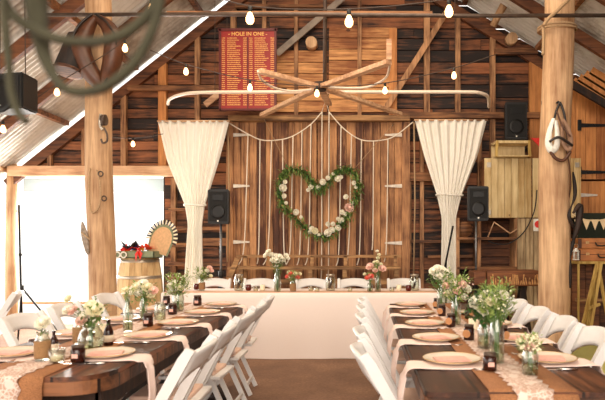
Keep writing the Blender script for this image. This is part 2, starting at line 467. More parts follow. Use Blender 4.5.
for r in rails:
    lo, hi = px_board(*r, 8.84, .07); struct(MB().b2(lo, hi, .004).build('trim_rail', 'beam'))
# orange pine panelling above the doors
m = MB()
for (x0, x1, zt0, zt1) in ((P(329, 0, 8.95).x, P(396, 0, 8.95).x, P(0, 112, 8.95).z, P(0, 27, 8.95).z), (P(276, 0, 8.95).x, P(327, 0, 8.95).x, P(0, 112, 8.95).z, P(0, 50, 8.95).z)):
    z = zt0
    while z < zt1 - .05:
        h = min(random.choice((.17, .2, .22)), zt1 - z); m.b2((x0, 8.94, z), (x1, 8.97, z + h - .01), .004); z += h
struct(m.build('wall_pine_panelling', 'pine'))
# braces
struct(MB().bar(P(449, 8, 8.8), P(386, 108, 8.8), .03, .085, (0, 1, 0)).build('trim_brace', 'stud'))
struct(MB().bar(P(343, -2, 8.8), P(277, 54, 8.8), .03, .09, (0, 1, 0)).build('trim_brace', plain('grey_weathered_brace', (.58, .53, .48), .8, var=.25, scale=8)))
struct(MB().tube([P(493, 26, 8.5), P(500, 12, 8.4), P(510, -6, 8.4)], [.05, .055, .06], 8).build('trim_log_brace', 'post'))
struct(MB().bar(P(205, 105, 8.8), P(232, 84, 8.8), .03, .09, (0, 1, 0)).build('trim_brace', 'palewood'))
# protruding purlin ends
for (x, y) in ((312, 45), (510, 41)):
    o = MB().lathe([(.09, 0), (.085, .14)], P(x, y, 8.9), 14, Matrix.Rotation(R(90), 4, 'X')).build('trim_log_end', 'post'); struct(o)
# header over barn doors
lo, hi = px_board(228, 115, 410, 120.5, 8.7, .2); struct(MB().b2(lo, hi, .006).build('trim_door_header', 'oldbench'))
for (a, b) in ((226, 233), (402, 410)):
    lo, hi = px_board(a, 120.5, b, 330, 8.78, .12); lo = (lo[0], lo[1], 0); struct(MB().b2(lo, hi, .005).build('trim_door_jamb', 'doorplank'))
# barn doors
def barn_door(px0, px1, n, hl):
    xa = P(px0, 0, 8.85).x; xb = P(px1, 0, 8.85).x; zt = P(0, 121, 8.85).z; m = MB(); x = xa
    rn = random.Random(px0)
    ws = [rn.uniform(.7, 1.35) for _ in range(n)]; t = sum(ws)
    for q in ws:
        wd = (xb - xa) * q / t; yy = 8.82 + rn.uniform(0, .012); m.b2((x + .003, yy, .06), (x + wd - .003, yy + .03, zt), .003); x += wd
    d = m.build('door', 'doorplank'); struct(d)
    for py, left in hl:
        y = P(0, py, 8.8).z; xx = xa if left else xb; s = 1 if left else -1
        h = MB(); h.b2((min(xx - s * .05, xx + s * .0), 8.785, y - .1), (max(xx - s * .05, xx), 8.805, y + .1), .004)
        pts = [(xx, y - .028), (xx + s * .26, y - .012), (xx + s * .26, y + .012), (xx, y + .028)]
        h.prism(pts, 8.79, 8.803); h.build('hinge', 'hinge', d)
    return d
d1 = barn_door(233, 317, 11, [(135, True), (186, True), (242, True)]); d1.name = 'door_1'
d2 = barn_door(317.6, 402, 11, [(135, False), (186, False), (243, False)]); d2.name = 'door_2'
# orange plank doors on the right wall with black strap hinges
m = MB(); rn = random.Random(9)
for i in range(9):
    x = P(566, 0, 8.7).x + i * .155; m.b2((x, 8.74, P(0, 179, 8.7).z), (x + .15, 8.77, P(0, 88, 8.7).z), .003)
d3 = m.build('door_3', 'pinev'); struct(d3)
for py in (125, 172):
    p = P(583, py, 8.7); h = MB(); h.b2((p.x - .07, 8.70, p.z - .08), (p.x - .02, 8.735, p.z + .08), .004)
    h.prism([(p.x - .02, p.z - .03), (p.x + .45, p.z - .015), (p.x + .5, p.z), (p.x + .45, p.z + .015), (p.x - .02, p.z + .03)], 8.72, 8.737)
    for k in range(4): h.ball((p.x + .08 + k * .1, 8.718, p.z), .014)
    h.build('hinge', 'blackmetal', d3)
m = MB()
for i in range(9):
    x = P(579, 0, 8.7).x + i * .165; m.b2((x, 8.74, P(0, 213, 8.7).z), (x + .16, 8.77, P(0, 181, 8.7).z), .003)
d4 = m.build('door_4', 'pinev'); struct(d4)
p = P(583, 195, 8.7); h = MB(); h.prism([(p.x - .05, p.z - .03), (p.x + .22, p.z - .012), (p.x + .22, p.z + .012), (p.x - .05, p.z + .03)], 8.715, 8.735); h.build('hinge', 'hinge', d4)
# sloping boards under the right eave
m = MB()
for i in range(4):
    m.bar(P(573 + i * 6, 81 - i * 3.5, 8.35), P(625, 114 - i * 7.5, 8.35), .02, .115, (0, 1, 0))
struct(m.build('trim_eave_boards', 'pinev'))
struct(MB().bar(P(568, 82, 8.25), P(612, 108, 8.25), .05, .1, (0, 1, 0)).build('trim_eave_beam', 'darkwood'))

# ------------------------------------------------------------------ log posts, tie pole
def log_post(px_top, px_bot, Y, r0, r1, label):
    xt = P(px_top, 0, Y).x; xb = P(px_bot, 0, Y).x; m = MB(); H = roofz(xt) - .2
    n = 26; rings = []
    zs = [H * i / n for i in range(n + 1)]
    seg = 20; prev = None
    for z in zs:
        t = z / H; c = Vector((xb + (xt - xb) * t + .012 * math.sin(z * 2.1), Y, z)); r = r0 + (r1 - r0) * t
        ring = []
        for k in range(seg):
            a = 2 * math.pi * k / seg; rr = r * (1 + .05 * noise.noise(Vector((math.cos(a), math.sin(a), z * .9)) * 1.4))
            ring.append(m.bm.verts.new(c + Vector((math.cos(a) * rr, math.sin(a) * rr, 0))))
        if prev:
            for k in range(seg):
                f = m.bm.faces.new((prev[k], prev[(k + 1) % seg], ring[(k + 1) % seg], ring[k])); f.smooth = True
        else: m.bm.faces.new(ring[::-1])
        prev = ring
    m.bm.faces.new(prev)
    return tag(m.build('log_post', 'post'), label, 'post')
log_post(97, 103, 6.5, .145, .138, 'slimmer peeled log post near the bright opening, horse collar and pulley hung on it')
log_post(559, 552, 6.5, .178, .158, 'thick peeled log post on the right, bridle hung on it')
t = thing('tie_pole', 'long grey horizontal pole spanning the barn high up between the log posts', 'pole', (0, 6.5, 0))
a = P(58, 24, 6.5) - Vector((0, 6.5, 0)); b = P(602, 24.5, 6.5) - Vector((0, 6.5, 0))
yo = -.26
MB().tube([(a.x, yo, a.z), (-1, yo, a.z + .01), (1, yo, a.z - .01), (b.x, yo, b.z)], .022, 8).build('pipe', 'darkpipe', t)
q0 = P(168, 24, 6.3).x; q1 = P(432, 24, 6.3).x
MB().b2((q0, yo + .02, a.z - .0), (q1, yo + .05, a.z + .05)).build('batten', 'beam', t)
# rope lashing on right post
t = thing('rope_lashing', 'pale frayed rope lashing the tie pole to the right log post', 'rope', (0, 0, 0))
m = MB(); c = P(557, 26, 6.5)
for k in range(2):
    m.tube([(c.x + .205 * math.cos(a), 6.5 + .215 * math.sin(a), c.z + .03 * k - .05 + .02 * math.sin(a)) for a in [i * math.pi / 8 for i in range(17)]], .012, 6)
m.build('wrap', 'rope', t)
MB().tube(spline([P(543, 26, 6.2), P(549, 18, 6.2), P(558, 10, 6.2), P(571, -3, 6.25)]), .02, 6).build('diagonal_rope', 'rope', t)
MB().tube(spline([P(543, 26, 6.23), P(543.5, 40, 6.22), P(543, 55, 6.22)]), .016, 6).build('hanging_end', 'rope', t)

# ------------------------------------------------------------------ folding chairs
def make_chair():
    t = thing('folding_chair', '', 'chair')
    def rail(s):
        m = MB(); y = s * .2
        pts = [(-.30, .83), (-.275, .79), (-.17, .60), (-.07, .40), (.2, .0)]
        # tapered rounded bar
        poly = []
        n = []
        for i, (x, z) in enumerate(pts):
            w_ = (.024, .026, .026, .025, .02)[i]; n.append((x, z, w_))
        front = [(x + w_ * .9, z + w_ * .3) for x, z, w_ in n]; back = [(x - w_ * .9, z - w_ * .3) for x, z, w_ in n]
        front[-1] = (.225, 0); back[-1] = (.178, 0); front[0] = (-.283, .838); back[0] = (-.322, .822)
        m.prism(front + back[::-1], y - .017, y + .017)
        bmesh.ops.bevel(m.bm, geom=[e for e in m.bm.edges if abs((e.verts[0].co - e.verts[1].co).y) < .001], offset=.005, segments=2, affect='EDGES')
        return m
    for s in (-1, 1): rail(s).build('side_rail', 'white', t)
    # curved top panel with an arched lower edge
    m = MB()
    def f(u, v):
        y = -.188 + .376 * u; bow = 1 - (2 * u - 1) ** 2
        zt = .815 + .022 * bow; zb = .665 + .075 * bow ** .6
        z = zb + (zt - zb) * v; x = -.305 + (.83 - z) * .5 - .035 * bow
        return Vector((x, y, z))
    m.grid(f, 12, 4, .018); m.build('back_panel', 'white', t)
    for s in (-1, 1): MB().bar((.02, s * .165, .425), (-.17, s * .165, 0.006), .024, .036, bev=.004).build('rear_leg', 'white', t)
    m = MB(); m.box((.02, 0, .435), (.40, .36, .022), None, .006); m.build('seat', 'white', t)
    m = MB(); m.box((.03, 0, .456), (.33, .30, .024), None, .011); m.build('seat_pad', 'pad', t)
    MB().bar((.135, -.185, .115), (.135, .185, .115), .02, .03, bev=.004).build('stretcher', 'white', t)
    MB().bar((-.135, -.155, .09), (-.135, .155, .09), .02, .03, bev=.004).build('stretcher', 'white', t)
    return t
chair = make_chair()
G1 = 'white folding chairs'
nm = ['nearest', 'second', 'third', 'fourth', 'fifth']
def chairs(xs, ys, rz, side, jit):
    n = len(ys)
    for i, y in enumerate(ys):
        od = nm[i] if i < n - 1 else 'farthest'
        inst(chair, USED, f'white folding chair, {od} from the camera on {side}', (xs[i] if isinstance(xs, list) else xs, y, 0), rz + R(jit[i % len(jit)]), G1)
chairs(.29, [2.69, 3.24, 3.90, 4.42, 4.97], 0, 'the aisle side of the right table', [2, -2, 1, 0, 1])
chairs(.97, [3.22, 3.74, 4.28, 4.86], R(180), 'the far right side of the right table', [2, -1, 2, 0])
chairs([-1.07, -1.09, -1.1, -1.12, -1.15], [2.79, 3.34, 3.94, 4.55, 5.15], R(180), 'the aisle side of the left table', [0, 2, -2, 0, 3])
chairs([-1.96, -2.02, -2.1], [3.84, 4.52, 5.42], 0, 'the outer left side of the left table', [-4, 0, -4])
inst(chair, USED, 'white folding chair standing apart at the left edge beside the black tripod', (-3.66, 5.6, 0), R(205), G1)
for px, od in ((213, 'leftmost, partly behind the left curtain side'), (259, 'second from the left'), (311, 'middle one'), (354, 'second from the right'), (404, 'rightmost')):
    inst(chair, USED, f'white folding chair behind the white head table, {od}', (P(px, 0, 7.62).x, 7.4 + .02, 0), R(-90), G1)

# ------------------------------------------------------------------ long timber tables
TZ = .76
def long_table(cx, y0, y1, w_, label, rl=.17):
    t = thing('timber_table', label, 'table', (cx, (y0 + y1) / 2, 0)); h = (y1 - y0) / 2; W = w_ / 2
    def outline(g, r):
        pts = []
        for (sx, sy, a0) in ((1, 1, 0), (-1, 1, 90), (-1, -1, 180), (1, -1, 270)):
            for k in range(10):
                a = R(a0 + 10 * k); pts.append((sx * (W - g - r) + math.cos(a) * r, sy * (h - g - r) + math.sin(a) * r))
        return pts
    m = MB(); m.prism(outline(0.004, rl), TZ - .02, TZ, 'z'); m.build('tabletop', 'table', t)
    m = MB(); m.prism(outline(0, rl), TZ - .075, TZ - .0205, 'z'); m.build('edge_boards', 'tableedge', t)
    m = MB()
    for s in (-1, 1): m.b2((s * (W - .1) - .015, -h + .2, TZ - .18), (s * (W - .1) + .015, h - .2, TZ - .076))
    m.b2((-W + .1, -h + .2, TZ - .18), (W - .1, -h + .23, TZ - .076)); m.build('apron', 'darkwood', t)
    for yy in (-h + .45, 0, h - .45):
        m = MB(); m.bar((-W + .1, yy, 0.03), (W - .22, yy, TZ - .18), .07, .07, bev=.006); m.bar((W - .1, yy, .03), (-W + .22, yy, TZ - .18), .065, .07, bev=.006)
        m.b2((-W + .06, yy - .04, 0), (W - .06, yy + .04, .05)); m.b2((-W + .1, yy - .045, TZ - .2), (W - .1, yy + .045, TZ - .0765)); m.build('trestle', 'darkwood', t)
    return t
long_table(-1.45, 2.36, 5.25, .78, 'long dark timber table on the left, burlap and lace runner along it')
long_table(.60, 2.12, 5.25, .77, 'long dark timber table on the right, burlap and lace runner along it', .04)
def runner(cx, y0, y1, w_, name, mat, z, label, cat, drop):
    m = MB()
    L = y1 - y0; tot = L + 2 * drop
    def f(u, v):
        s = -drop + u * tot; x = cx + (v - .5) * w_
        if mat == 'lace':
            x += (v - .5) * .016 * math.sin(s * 90)
        if s < 0: return Vector((x, y0 - .012, z + s))
        if s > L: return Vector((x, y1 + .012, z - (s - L)))
        return Vector((x, y0 + s, z + .003 + .0015 * math.sin(s * 7 + v * 5)))
    m.grid(f, 220 if mat == 'lace' else 90, 4, .0012); return tag(m.build(name, mat), label, cat)
for cx, y0, sd in ((-1.45, 2.36, 'left'), (.61, 2.12, 'right')):
    runner(cx, y0, 5.25, .32, 'burlap_runner', 'burlap', TZ + .001, f'brown burlap runner down the middle of the {sd} long table', 'table runner', .22)
    runner(cx - (.0 if sd == 'right' else .0), y0 - .004, 5.258, .14, 'lace_runner', 'lace', TZ + .0045, f'narrow scalloped white lace runner over the burlap on the {sd} long table', 'table runner', .12)

# ------------------------------------------------------------------ place settings
def make_napkin():
    m = MB()
    # local: +x = towards the chair; edge of table at x=.17
    path = [(-.175, 0), (-.1, .002), (0, .002), (.10, .003), (.16, .006), (.195, .0), (.215, -.03), (.225, -.08), (.235, -.15), (.232, -.22), (.245, -.29)]
    sp = spline([Vector((a, 0, b)) for a, b in path], 3); n = len(sp) - 1
    def f(u, v):
        i = u * n; a = sp[int(round(i))]; k = max(0, min(1, (a.x - .1) / .12)) if u > .5 else 0
        wd = .165 * (1 - .4 * k); y = (v - .5) * wd + .02 * k
        wob = .010 * math.sin(v * 9 + u * 3) * (1 if u > .62 else .1)
        return Vector((a.x + wob, y + .015 * math.sin(u * 5), a.z + (.002 if u < .6 else 0)))
    m.grid(f, n, 8, .002); o = m.build('napkin', 'napkin'); tag(o, '', 'napkin'); return o
def make_plate():
    t = thing('charger_plate', '', 'plate')
    MB().lathe([(.0, 0), (.085, 0), (.105, .006), (.128, .014), (.130, .017), (.126, .017), (.104, .0095), (.085, .005), (0, .005)], seg=32).build('dish', 'china', t)
    m = MB(); m.tube([(.129 * math.cos(a), .129 * math.sin(a), .0165) for a in [i * math.pi / 20 for i in range(41)]], .0022, 6); m.build('gold_rim', 'gold', t)
    return t
def make_card():
    m = MB(); 
    m.box((0, 0, .003), (.15, .11, .004), None, .001); m.box((.008, .004, .0075), (.13, .09, .003), Euler((0, 0, .08)), .001)
    return tag(m.build('folded_card', 'pink'), '', 'card')
def make_fork():
    m = MB(); m.tube([(-.1, 0, .003), (-.02, 0, .004), (.03, 0, .006), (.05, 0, .006)], [.005, .003, .003, .010], 6, flat=.35)
    for k in range(4): m.tube([(.048, (k - 1.5) * .0055, .006), (.075, (k - 1.5) * .0055, .005), (.095, (k - 1.5) * .0055, .009)], .0016, 4)
    return tag(m.build('fork', 'steel'), '', 'fork')
def make_knife():
    m = MB(); m.tube([(-.1, 0, .004), (-.06, 0, .005), (-.01, 0, .004)], [.005, .006, .004], 6)
    m.prism([(-.012, -.007), (.07, -.008), (.1, -.001), (.095, .004), (-.012, .005)], .002, .004, 'z')
    return tag(m.build('dinner_knife', 'steel'), '', 'knife')
nap = make_napkin(); plate = make_plate(); card = make_card(); fork = make_fork(); knife = make_knife()
def setting(x, y, s, desc, rn):
    """s=+1: guest sits on the +x side"""
    rz = 0 if s > 0 else math.pi
    j = rn.uniform(-.05, .05)
    inst(nap, USED, f'blush napkin draped over the table edge, {desc}', (x, y - .05 * 1, TZ + .002), rz + j, 'napkins under the plates')
    inst(plate, USED, f'cream gold-rimmed plate, {desc}', (x - .005 * s, y, TZ + .0095), rz + j, 'gold rimmed plates')
    inst(card, USED, f'pink folded card on the plate, {desc}', (x - .005 * s, y, TZ + .015), rz + rn.uniform(-.3, .3), 'pink cards on plates')
    inst(fork, USED, f'fork beside the plate, {desc}', (x - .03 * s, y + .165 * s, TZ + .002), rz + math.pi, 'forks')
    inst(knife, USED, f'knife beside the plate, {desc}', (x - .03 * s, y - .175 * s, TZ + .002), rz + math.pi, 'knives')
rn = random.Random(5)
def row(x, ys, s, side):
    for i, y in enumerate(ys):
        od = nm[i] + ' place' if i < len(ys) - 1 else 'farthest place'
        setting(x, y, s, f'{od} on {side}', rn)
row(.385, [2.64, 3.24, 3.83, 4.42, 5.0], -1, 'the right table, aisle side')
row(.83, [2.66, 3.24, 3.83, 4.42], 1, 'the right table, outer side')
row(-1.22, [2.78, 3.33, 3.86, 4.44, 5.02], 1, 'the left table, aisle side')
row(-1.68, [2.80, 3.42, 4.04, 4.66], -1, 'the left table, outer side')

# ------------------------------------------------------------------ glassware, jars and candles
def bottle_shape(t, prof, name='glass', mat='glass', seg=16):
    """closed double-walled vessel"""
    inner = [(max(r - .003, .001), z) for r, z in prof[::-1]]
    inner[-1] = (inner[-1][0], prof[0][1] + .004)
    m = MB(); rings = prof + inner; m.lathe(rings, seg=seg); return m.build(name, mat, t)
def mk(name, cat, fn):
    t = thing(name, '', cat); fn(t); return t
def f_tall(t):
    bottle_shape(t, [(.030, 0), (.033, .01), (.033, .12), (.028, .155), (.015, .19), (.013, .235), (.016, .24)])
    MB().lathe([(.029, .005), (.0295, .07)], seg=14).build('water', 'water', t)
def f_jar(t):
    bottle_shape(t, [(.038, 0), (.043, .01), (.043, .10), (.035, .118), (.034, .135)])
    MB().lathe([(.039, .005), (.039, .07)], seg=14).build('water', 'water', t)
def f_round(t):
    bottle_shape(t, [(.035, 0), (.058, .02), (.064, .055), (.05, .095), (.036, .112), (.04, .125)])
    MB().lathe([(.034, .006), (.056, .022), (.06, .052)], seg=14).build('water', 'water', t)
def f_mason(t):
    bottle_shape(t, [(.04, 0), (.047, .01), (.047, .11), (.037, .132), (.037, .142)])
    MB().lathe([(.039, .142), (.04, .158), (.0, .16)], seg=16).build('lid', 'zinc', t)
    m = MB()
    for k in range(6): m.ball((random.uniform(-.018, .018), random.uniform(-.018, .018), .03 + .015 * k), .014)
    m.build('trinkets', 'amber', t)
def f_amber(t):
    MB().lathe([(.026, 0), (.029, .004), (.029, .05), (.024, .058), (.022, .06)], seg=14).build('jar', 'amber', t)
    MB().lathe([(.026, .0605), (.026, .072), (.0, .0735)], seg=14).build('lid', 'darkpipe', t)
    MB().box((0, -.0297, .028), (.026, .002, .018), None, .0005).build('label', 'pink', t)
def f_tagjar(t):
    MB().lathe([(.026, 0), (.029, .004), (.029, .06), (.024, .07), (.022, .072)], seg=14).build('jar', 'amber', t)
    MB().lathe([(.026, .0725), (.026, .084), (.0, .0855)], seg=14).build('lid', 'darkpipe', t)
    MB().lathe([(.022, 0), (.022, .003)], (-.018, -.026, .038), 16, Matrix.Rotation(R(-30), 4, 'Z') @ Matrix.Rotation(R(90), 4, 'X')).build('round_tag', 'tag', t)
def f_beer(t):
    MB().lathe([(.026, 0), (.028, .005), (.028, .075), (.022, .095), (.011, .115), (.0115, .15), (.0, .151)], seg=14).build('bottle', 'amber', t)
    m = MB(); m.lathe([(.0285, .02), (.0285, .06)], seg=14); m.build('label', 'label', t)
def f_wrap(t):
    bottle_shape(t, [(.034, 0), (.036, .01), (.036, .10), (.027, .12), (.029, .14)])
    m = MB(); m.lathe([(.037, .012), (.0385, .02), (.0385, .09), (.037, .098)], seg=16); m.build('burlap_wrap', 'burlapwrap', t)
def f_votive(t):
    bottle_shape(t, [(.024, 0), (.028, .005), (.032, .055)]); MB().lathe([(.022, .006), (.024, .025)], seg=12).build('candle', 'wax', t)
def f_red(t):
    bottle_shape(t, [(.022, 0), (.03, .012), (.03, .05), (.024, .062)], mat='redglass'); MB().lathe([(.02, .006), (.024, .03)], seg=12).build('candle', 'wax', t)
def f_candle(t):
    MB().lathe([(.03, 0), (.031, .003), (.031, .065), (.028, .069), (.0, .068)], seg=16).build('wax', 'wax', t)
    MB().tube([(0, 0, .067), (.001, 0, .078)], .0012, 5).build('wick', 'blackmetal', t)
PR = dict(tall=mk('glass_bottle', 'bottle', f_tall), jar=mk('glass_jar', 'jar', f_jar), round=mk('round_glass_vase', 'vase', f_round), mason=mk('mason_jar', 'jar', f_mason),
          amber=mk('jam_jar', 'jar', f_amber), tagjar=mk('favour_jar', 'jar', f_tagjar), beer=mk('brown_bottle', 'bottle', f_beer), wrap=mk('burlap_wrapped_jar', 'jar', f_wrap),
          votive=mk('glass_votive', 'candle holder', f_votive), red=mk('red_glass_candle_holder', 'candle holder', f_red), candle=mk('pillar_candle', 'candle', f_candle))
def put(kind, loc, label, sc=1., rz=0., group=None):
    o = inst(PR[kind], USED, label, loc, rz, group); o.scale = (sc, sc, sc); return o
def onT(px, py): # pixel of the foot -> point on a long table
    Y = (1.3 - TZ) * F / (py - 243); return Vector(((px - 365) / F * Y, Y, TZ + .0085))

# flowers
def bloom_mesh(mat):
    m = MB(); rg = random.Random(1); m.ball((0, 0, .012), .010, 1, (1, 1, 1.1))
    for (n, rad, tilt, sz) in ((4, .006, 15, .020), (6, .012, 35, .024), (8, .018, 62, .026)):
        for k in range(n):
            a = 2 * math.pi * k / n + rad * 40; rot = Matrix.Rotation(a, 3, 'Z') @ Matrix.Rotation(R(tilt), 3, 'Y'); W = sz * .62
            def f(u, v):
                x = .35 * W * (1 - (2 * v - 1) ** 2) - .35 * W; y = (2 * v - 1) * W * math.sin(math.pi * min(.9, .18 + u * .8)) ** .6; z = u * sz
                return rot @ Vector((x + rad * .5, y, z))
            m.grid(f, 3, 4)
    o = m.build('bloom', mat, norm=False); return o.data, COL.objects.unlink(o), bpy.data.objects.remove(o)
BL = {k: bloom_mesh('petal' + k)[0] for k in ('white', 'cream', 'pink', 'coral')}
def bouquet(base, label, blooms, foliage, h, rs, leafmat='leaf', filler=0, fillmat='petalwhite', seed=0, leafL=.035, group=None, tips=0, cat='flowers'):
    """base = mouth-bottom point; blooms = [(dx,dz,kind,scale)] above the base; the foliage fills a radius rs at height h"""
    rg = random.Random(seed); t = thing('flower_bunch', label, cat, base, 0, group)
    st = MB(); fo = MB()
    mouth = Vector((0, 0, .11))
    def stem(p, start=None):
        s0 = Vector((rg.uniform(-.010, .010), rg.uniform(-.010, .010), .012))
        st.tube(spline([s0, mouth + Vector((rg.uniform(-.008, .008), rg.uniform(-.008, .008), 0)), mouth.lerp(p, .5) + Vector((0, 0, .01)), p], 3), .0018, 4)
    for (dx, dz, kd, sc) in blooms:
        p = Vector((dx, rg.uniform(-.03, .03) - .01, dz)); stem(p)
        o = bpy.data.objects.new('bloom', BL[kd]); COL.objects.link(o); o.parent = t; o.location = p
        d = Vector((dx * 6, -1.0, .9)); o.rotation_euler = d.to_track_quat('Z', 'Y').to_euler(); o.scale = (sc, sc, sc)
    for i in range(foliage):
        a = rg.uniform(0, 2 * math.pi); rr = rs * math.sqrt(rg.random()); zz = h + rg.uniform(-1, 1) * rs * .8
        p = Vector((rr * math.cos(a), rr * math.sin(a) * .8, zz))
        if i % 7 == 0: stem(p)
        d = Vector((p.x, p.y, rg.uniform(-.2, 1) * rs)).normalized() + Vector((rg.uniform(-.5, .5), rg.uniform(-.5, .5), rg.uniform(-.3, .5)))
        fo.leaf(p, d, leafL * rg.uniform(.6, 1.3), leafL * .22)
    for i in range(tips):
        a = rg.uniform(0, 2 * math.pi); tip = Vector((rs * .8 * math.cos(a), rs * .6 * math.sin(a), h + rs * rg.uniform(.9, 1.5)))
        b0 = Vector((tip.x * .5, tip.y * .5, h)); stem(tip)
        for k in range(9):
            p = b0.lerp(tip, k / 8); fo.leaf(p, Vector((rg.uniform(-1, 1), rg.uniform(-1, 1), .6)), leafL * .7, leafL * .2)
    if st.bm.verts: st.build('stems', 'stem', t)
    else: st.bm.free()
    fo.build('foliage', leafmat, t, norm=False)
    if filler:
        fl = MB()
        for i in range(filler):
            a = rg.uniform(0, 2 * math.pi); rr = rs * math.sqrt(rg.random()) * 1.1
            fl.ball((rr * math.cos(a), rr * math.sin(a) * .8 - .01, h + rg.uniform(-.5, 1) * rs * .9), rg.uniform(.003, .007), 1)
        o = fl.build('tiny_blossoms', fillmat, t); o['kind'] = 'stuff'
    return t

# --- right table centre
p = onT(441, 312); put('tall', p, 'tall clear bottle at the far end of the right table'); bouquet(p, 'white carnations with greenery in the farthest bottle of the right table', [(-.06, .31, 'white', 1.5), (-.03, .33, 'white', 1.4), (.0, .32, 'white', 1.5), (.03, .30, 'white', 1.4), (-.03, .27, 'white', 1.4), (.02, .265, 'white', 1.2)], 160, .23, .085, seed=1, leafL=.04)
p = onT(456, 326); put('tall', p, 'tall clear bottle behind the ivory candle on the right table', 1.0); bouquet(p, 'blush and white flowers with fine leaves mid right table, left of the big green bunch', [(-.06, .25, 'pink', 1.1), (-.02, .27, 'white', 1.1), (.04, .26, 'pink', 1.2), (.07, .23, 'white', 1.3), (.0, .22, 'pink', 1.1), (-.05, .2, 'cream', 1), (.05, .18, 'white', 1)], 260, .23, .10, 'leafpale', 30, 'petalpink', seed=2, tips=3)
p = onT(486, 350); put('jar', p, 'clear glass jar with green stems left of the tall bottle on the right table'); bouquet(p, 'dark green leaves with white roses in the right table jar', [(-.05, .23, 'white', 1.6), (-.0, .26, 'white', 1.5), (.03, .22, 'white', 1.3), (-.02, .19, 'white', 1.2)], 200, .2, .085, 'leafdark', seed=3, leafL=.05)
p = onT(496.5, 364); put('tall', p, 'tallest clear bottle in the middle of the right table behind the green-label jar', 1.05); bouquet(p, 'tall pale green leafy stems with white buds mid right table', [(.02, .30, 'white', 1.1), (-.03, .27, 'cream', 1)], 300, .27, .075, 'leafpale', 24, 'petalcream', seed=4, tips=7, leafL=.032)
p = onT(530, 376); put('jar', p, 'short glass jar nearest the camera on the right table lace', .78); bouquet(p, 'small posy of cream and blush blooms nearest the camera on the right table', [(-.005, .11, 'pink', .95), (.03, .125, 'cream', .75), (-.035, .125, 'cream', .75), (.01, .14, 'cream', .65)], 110, .12, .045, 'leafpale', 60, 'petalcream', seed=5, leafL=.022)
put('amber', onT(489.8, 372), 'dark jam jar with cream and green label on the right table runner', 1.0)
put('candle', onT(473.5, 331), 'ivory pillar candle in the middle of the right table')
for i, (x, y) in enumerate(((466, 341.5), (448, 328), (439, 317), (434, 309.5))):
    put('tagjar', onT(x + 3, y), f'dark favour jar with round wooden tag, {nm[i]} along the aisle side of the right runner', 1., 0, 'favour jars along the tables')
for i, (x, y) in enumerate(((502.5, 343), (469, 319.5))):
    put('tagjar', onT(x, y), f'dark favour jar on the outer side of the right runner, {("nearer","farther")[i]} one', 1., R(60), 'favour jars along the tables')
put('votive', onT(523, 353), 'small glass votive behind the posy on the right table')
# --- left table centre
p = onT(42.5, 362); put('wrap', p, 'burlap-wrapped jar nearest the camera on the left table', .92); bouquet(p, 'single pale green carnation in the nearest burlap jar, left table', [(.0, .165, 'white', 1.4)], 12, .13, .02, seed=6, leafL=.02)
put('beer', onT(54, 354), 'dark bottle directly behind the nearest burlap jar on the left table', .7)
put('votive', onT(57, 364), 'small glass votive beside the nearest burlap jar on the left table', 1.1)
put('amber', onT(78, 363.5), 'dark jam jar with cream label nearest the camera on the left table', 1.05)
p = onT(91, 352); put('round', p, 'round glass vase on the left table near the brown bottle', 1.0); bouquet(p, 'large loose bunch with big cream-yellow blooms and blush buds on the left table', [(.03, .20, 'cream', 1.6), (-.02, .17, 'white', 1.2), (-.07, .2, 'pink', 1.1), (-.03, .15, 'pink', 1.2), (-.12, .25, 'cream', .9), (-.10, .2, 'white', 1), (-.0, .22, 'cream', 1.2)], 110, .16, .07, 'leaf', 20, seed=7, leafL=.034, tips=1)
p = onT(80, 346); put('wrap', p, 'burlap-wrapped jar just left of the round vase on the left table', .95)
put('candle', onT(101, 338), 'ivory pillar candle behind the brown bottle on the left table')
put('beer', onT(108.5, 346.5), 'small brown bottle with cream label beside the round vase', .88)
p = onT(128, 333); put('tall', p, 'clear glass bottle mid left table', .88); bouquet(p, 'thin pale sprig in the clear bottle mid left table', [(-.005, .25, 'cream', .8)], 50, .24, .035, 'leafpale', 20, seed=8, leafL=.02)
put('amber', onT(148, 327.5), 'dark jam jar with pale label right of the clear bottle, left table', 1.1)
p = onT(143.5, 320); put('tall', p, 'green-stemmed glass bottle in the middle of the left table', .8); bouquet(p, 'cream roses with blush and green leaves in the middle of the left table', [(-.04, .22, 'cream', 1.6), (.0, .24, 'white', 1.6), (.04, .22, 'cream', 1.5), (.08, .20, 'pink', 1.3), (-.07, .19, 'white', 1.3), (.06, .17, 'cream', 1.2), (-.02, .18, 'white', 1.2)], 160, .18, .085, 'leaf', 12, seed=9)
put('jar', onT(160, 321), 'plain clear glass jar right of the cream roses on the left table', .9)
put('amber', onT(172.5, 315.5), 'dark jam jar fourth along the left table, left of the farthest plates', 1.15)
put('amber', onT(197.5, 306.5), 'dark jam jar at the far right end of the left table', 1.2)
put('amber', onT(166.5, 306), 'dark jam jar at the far left end of the left table', 1.1)
p = onT(178, 312); put('jar', p, 'clear jar of greenery at the far end of the left table', 1.1); bouquet(p, 'feathery green and white bunch at the far end of the left table', [(-.04, .2, 'white', 1.5), (-.05, .15, 'white', 1.3), (.03, .18, 'cream', 1.1)], 260, .2, .1, 'leafpale', 50, 'petalwhite', seed=10, tips=3)
p = onT(196, 303.5)

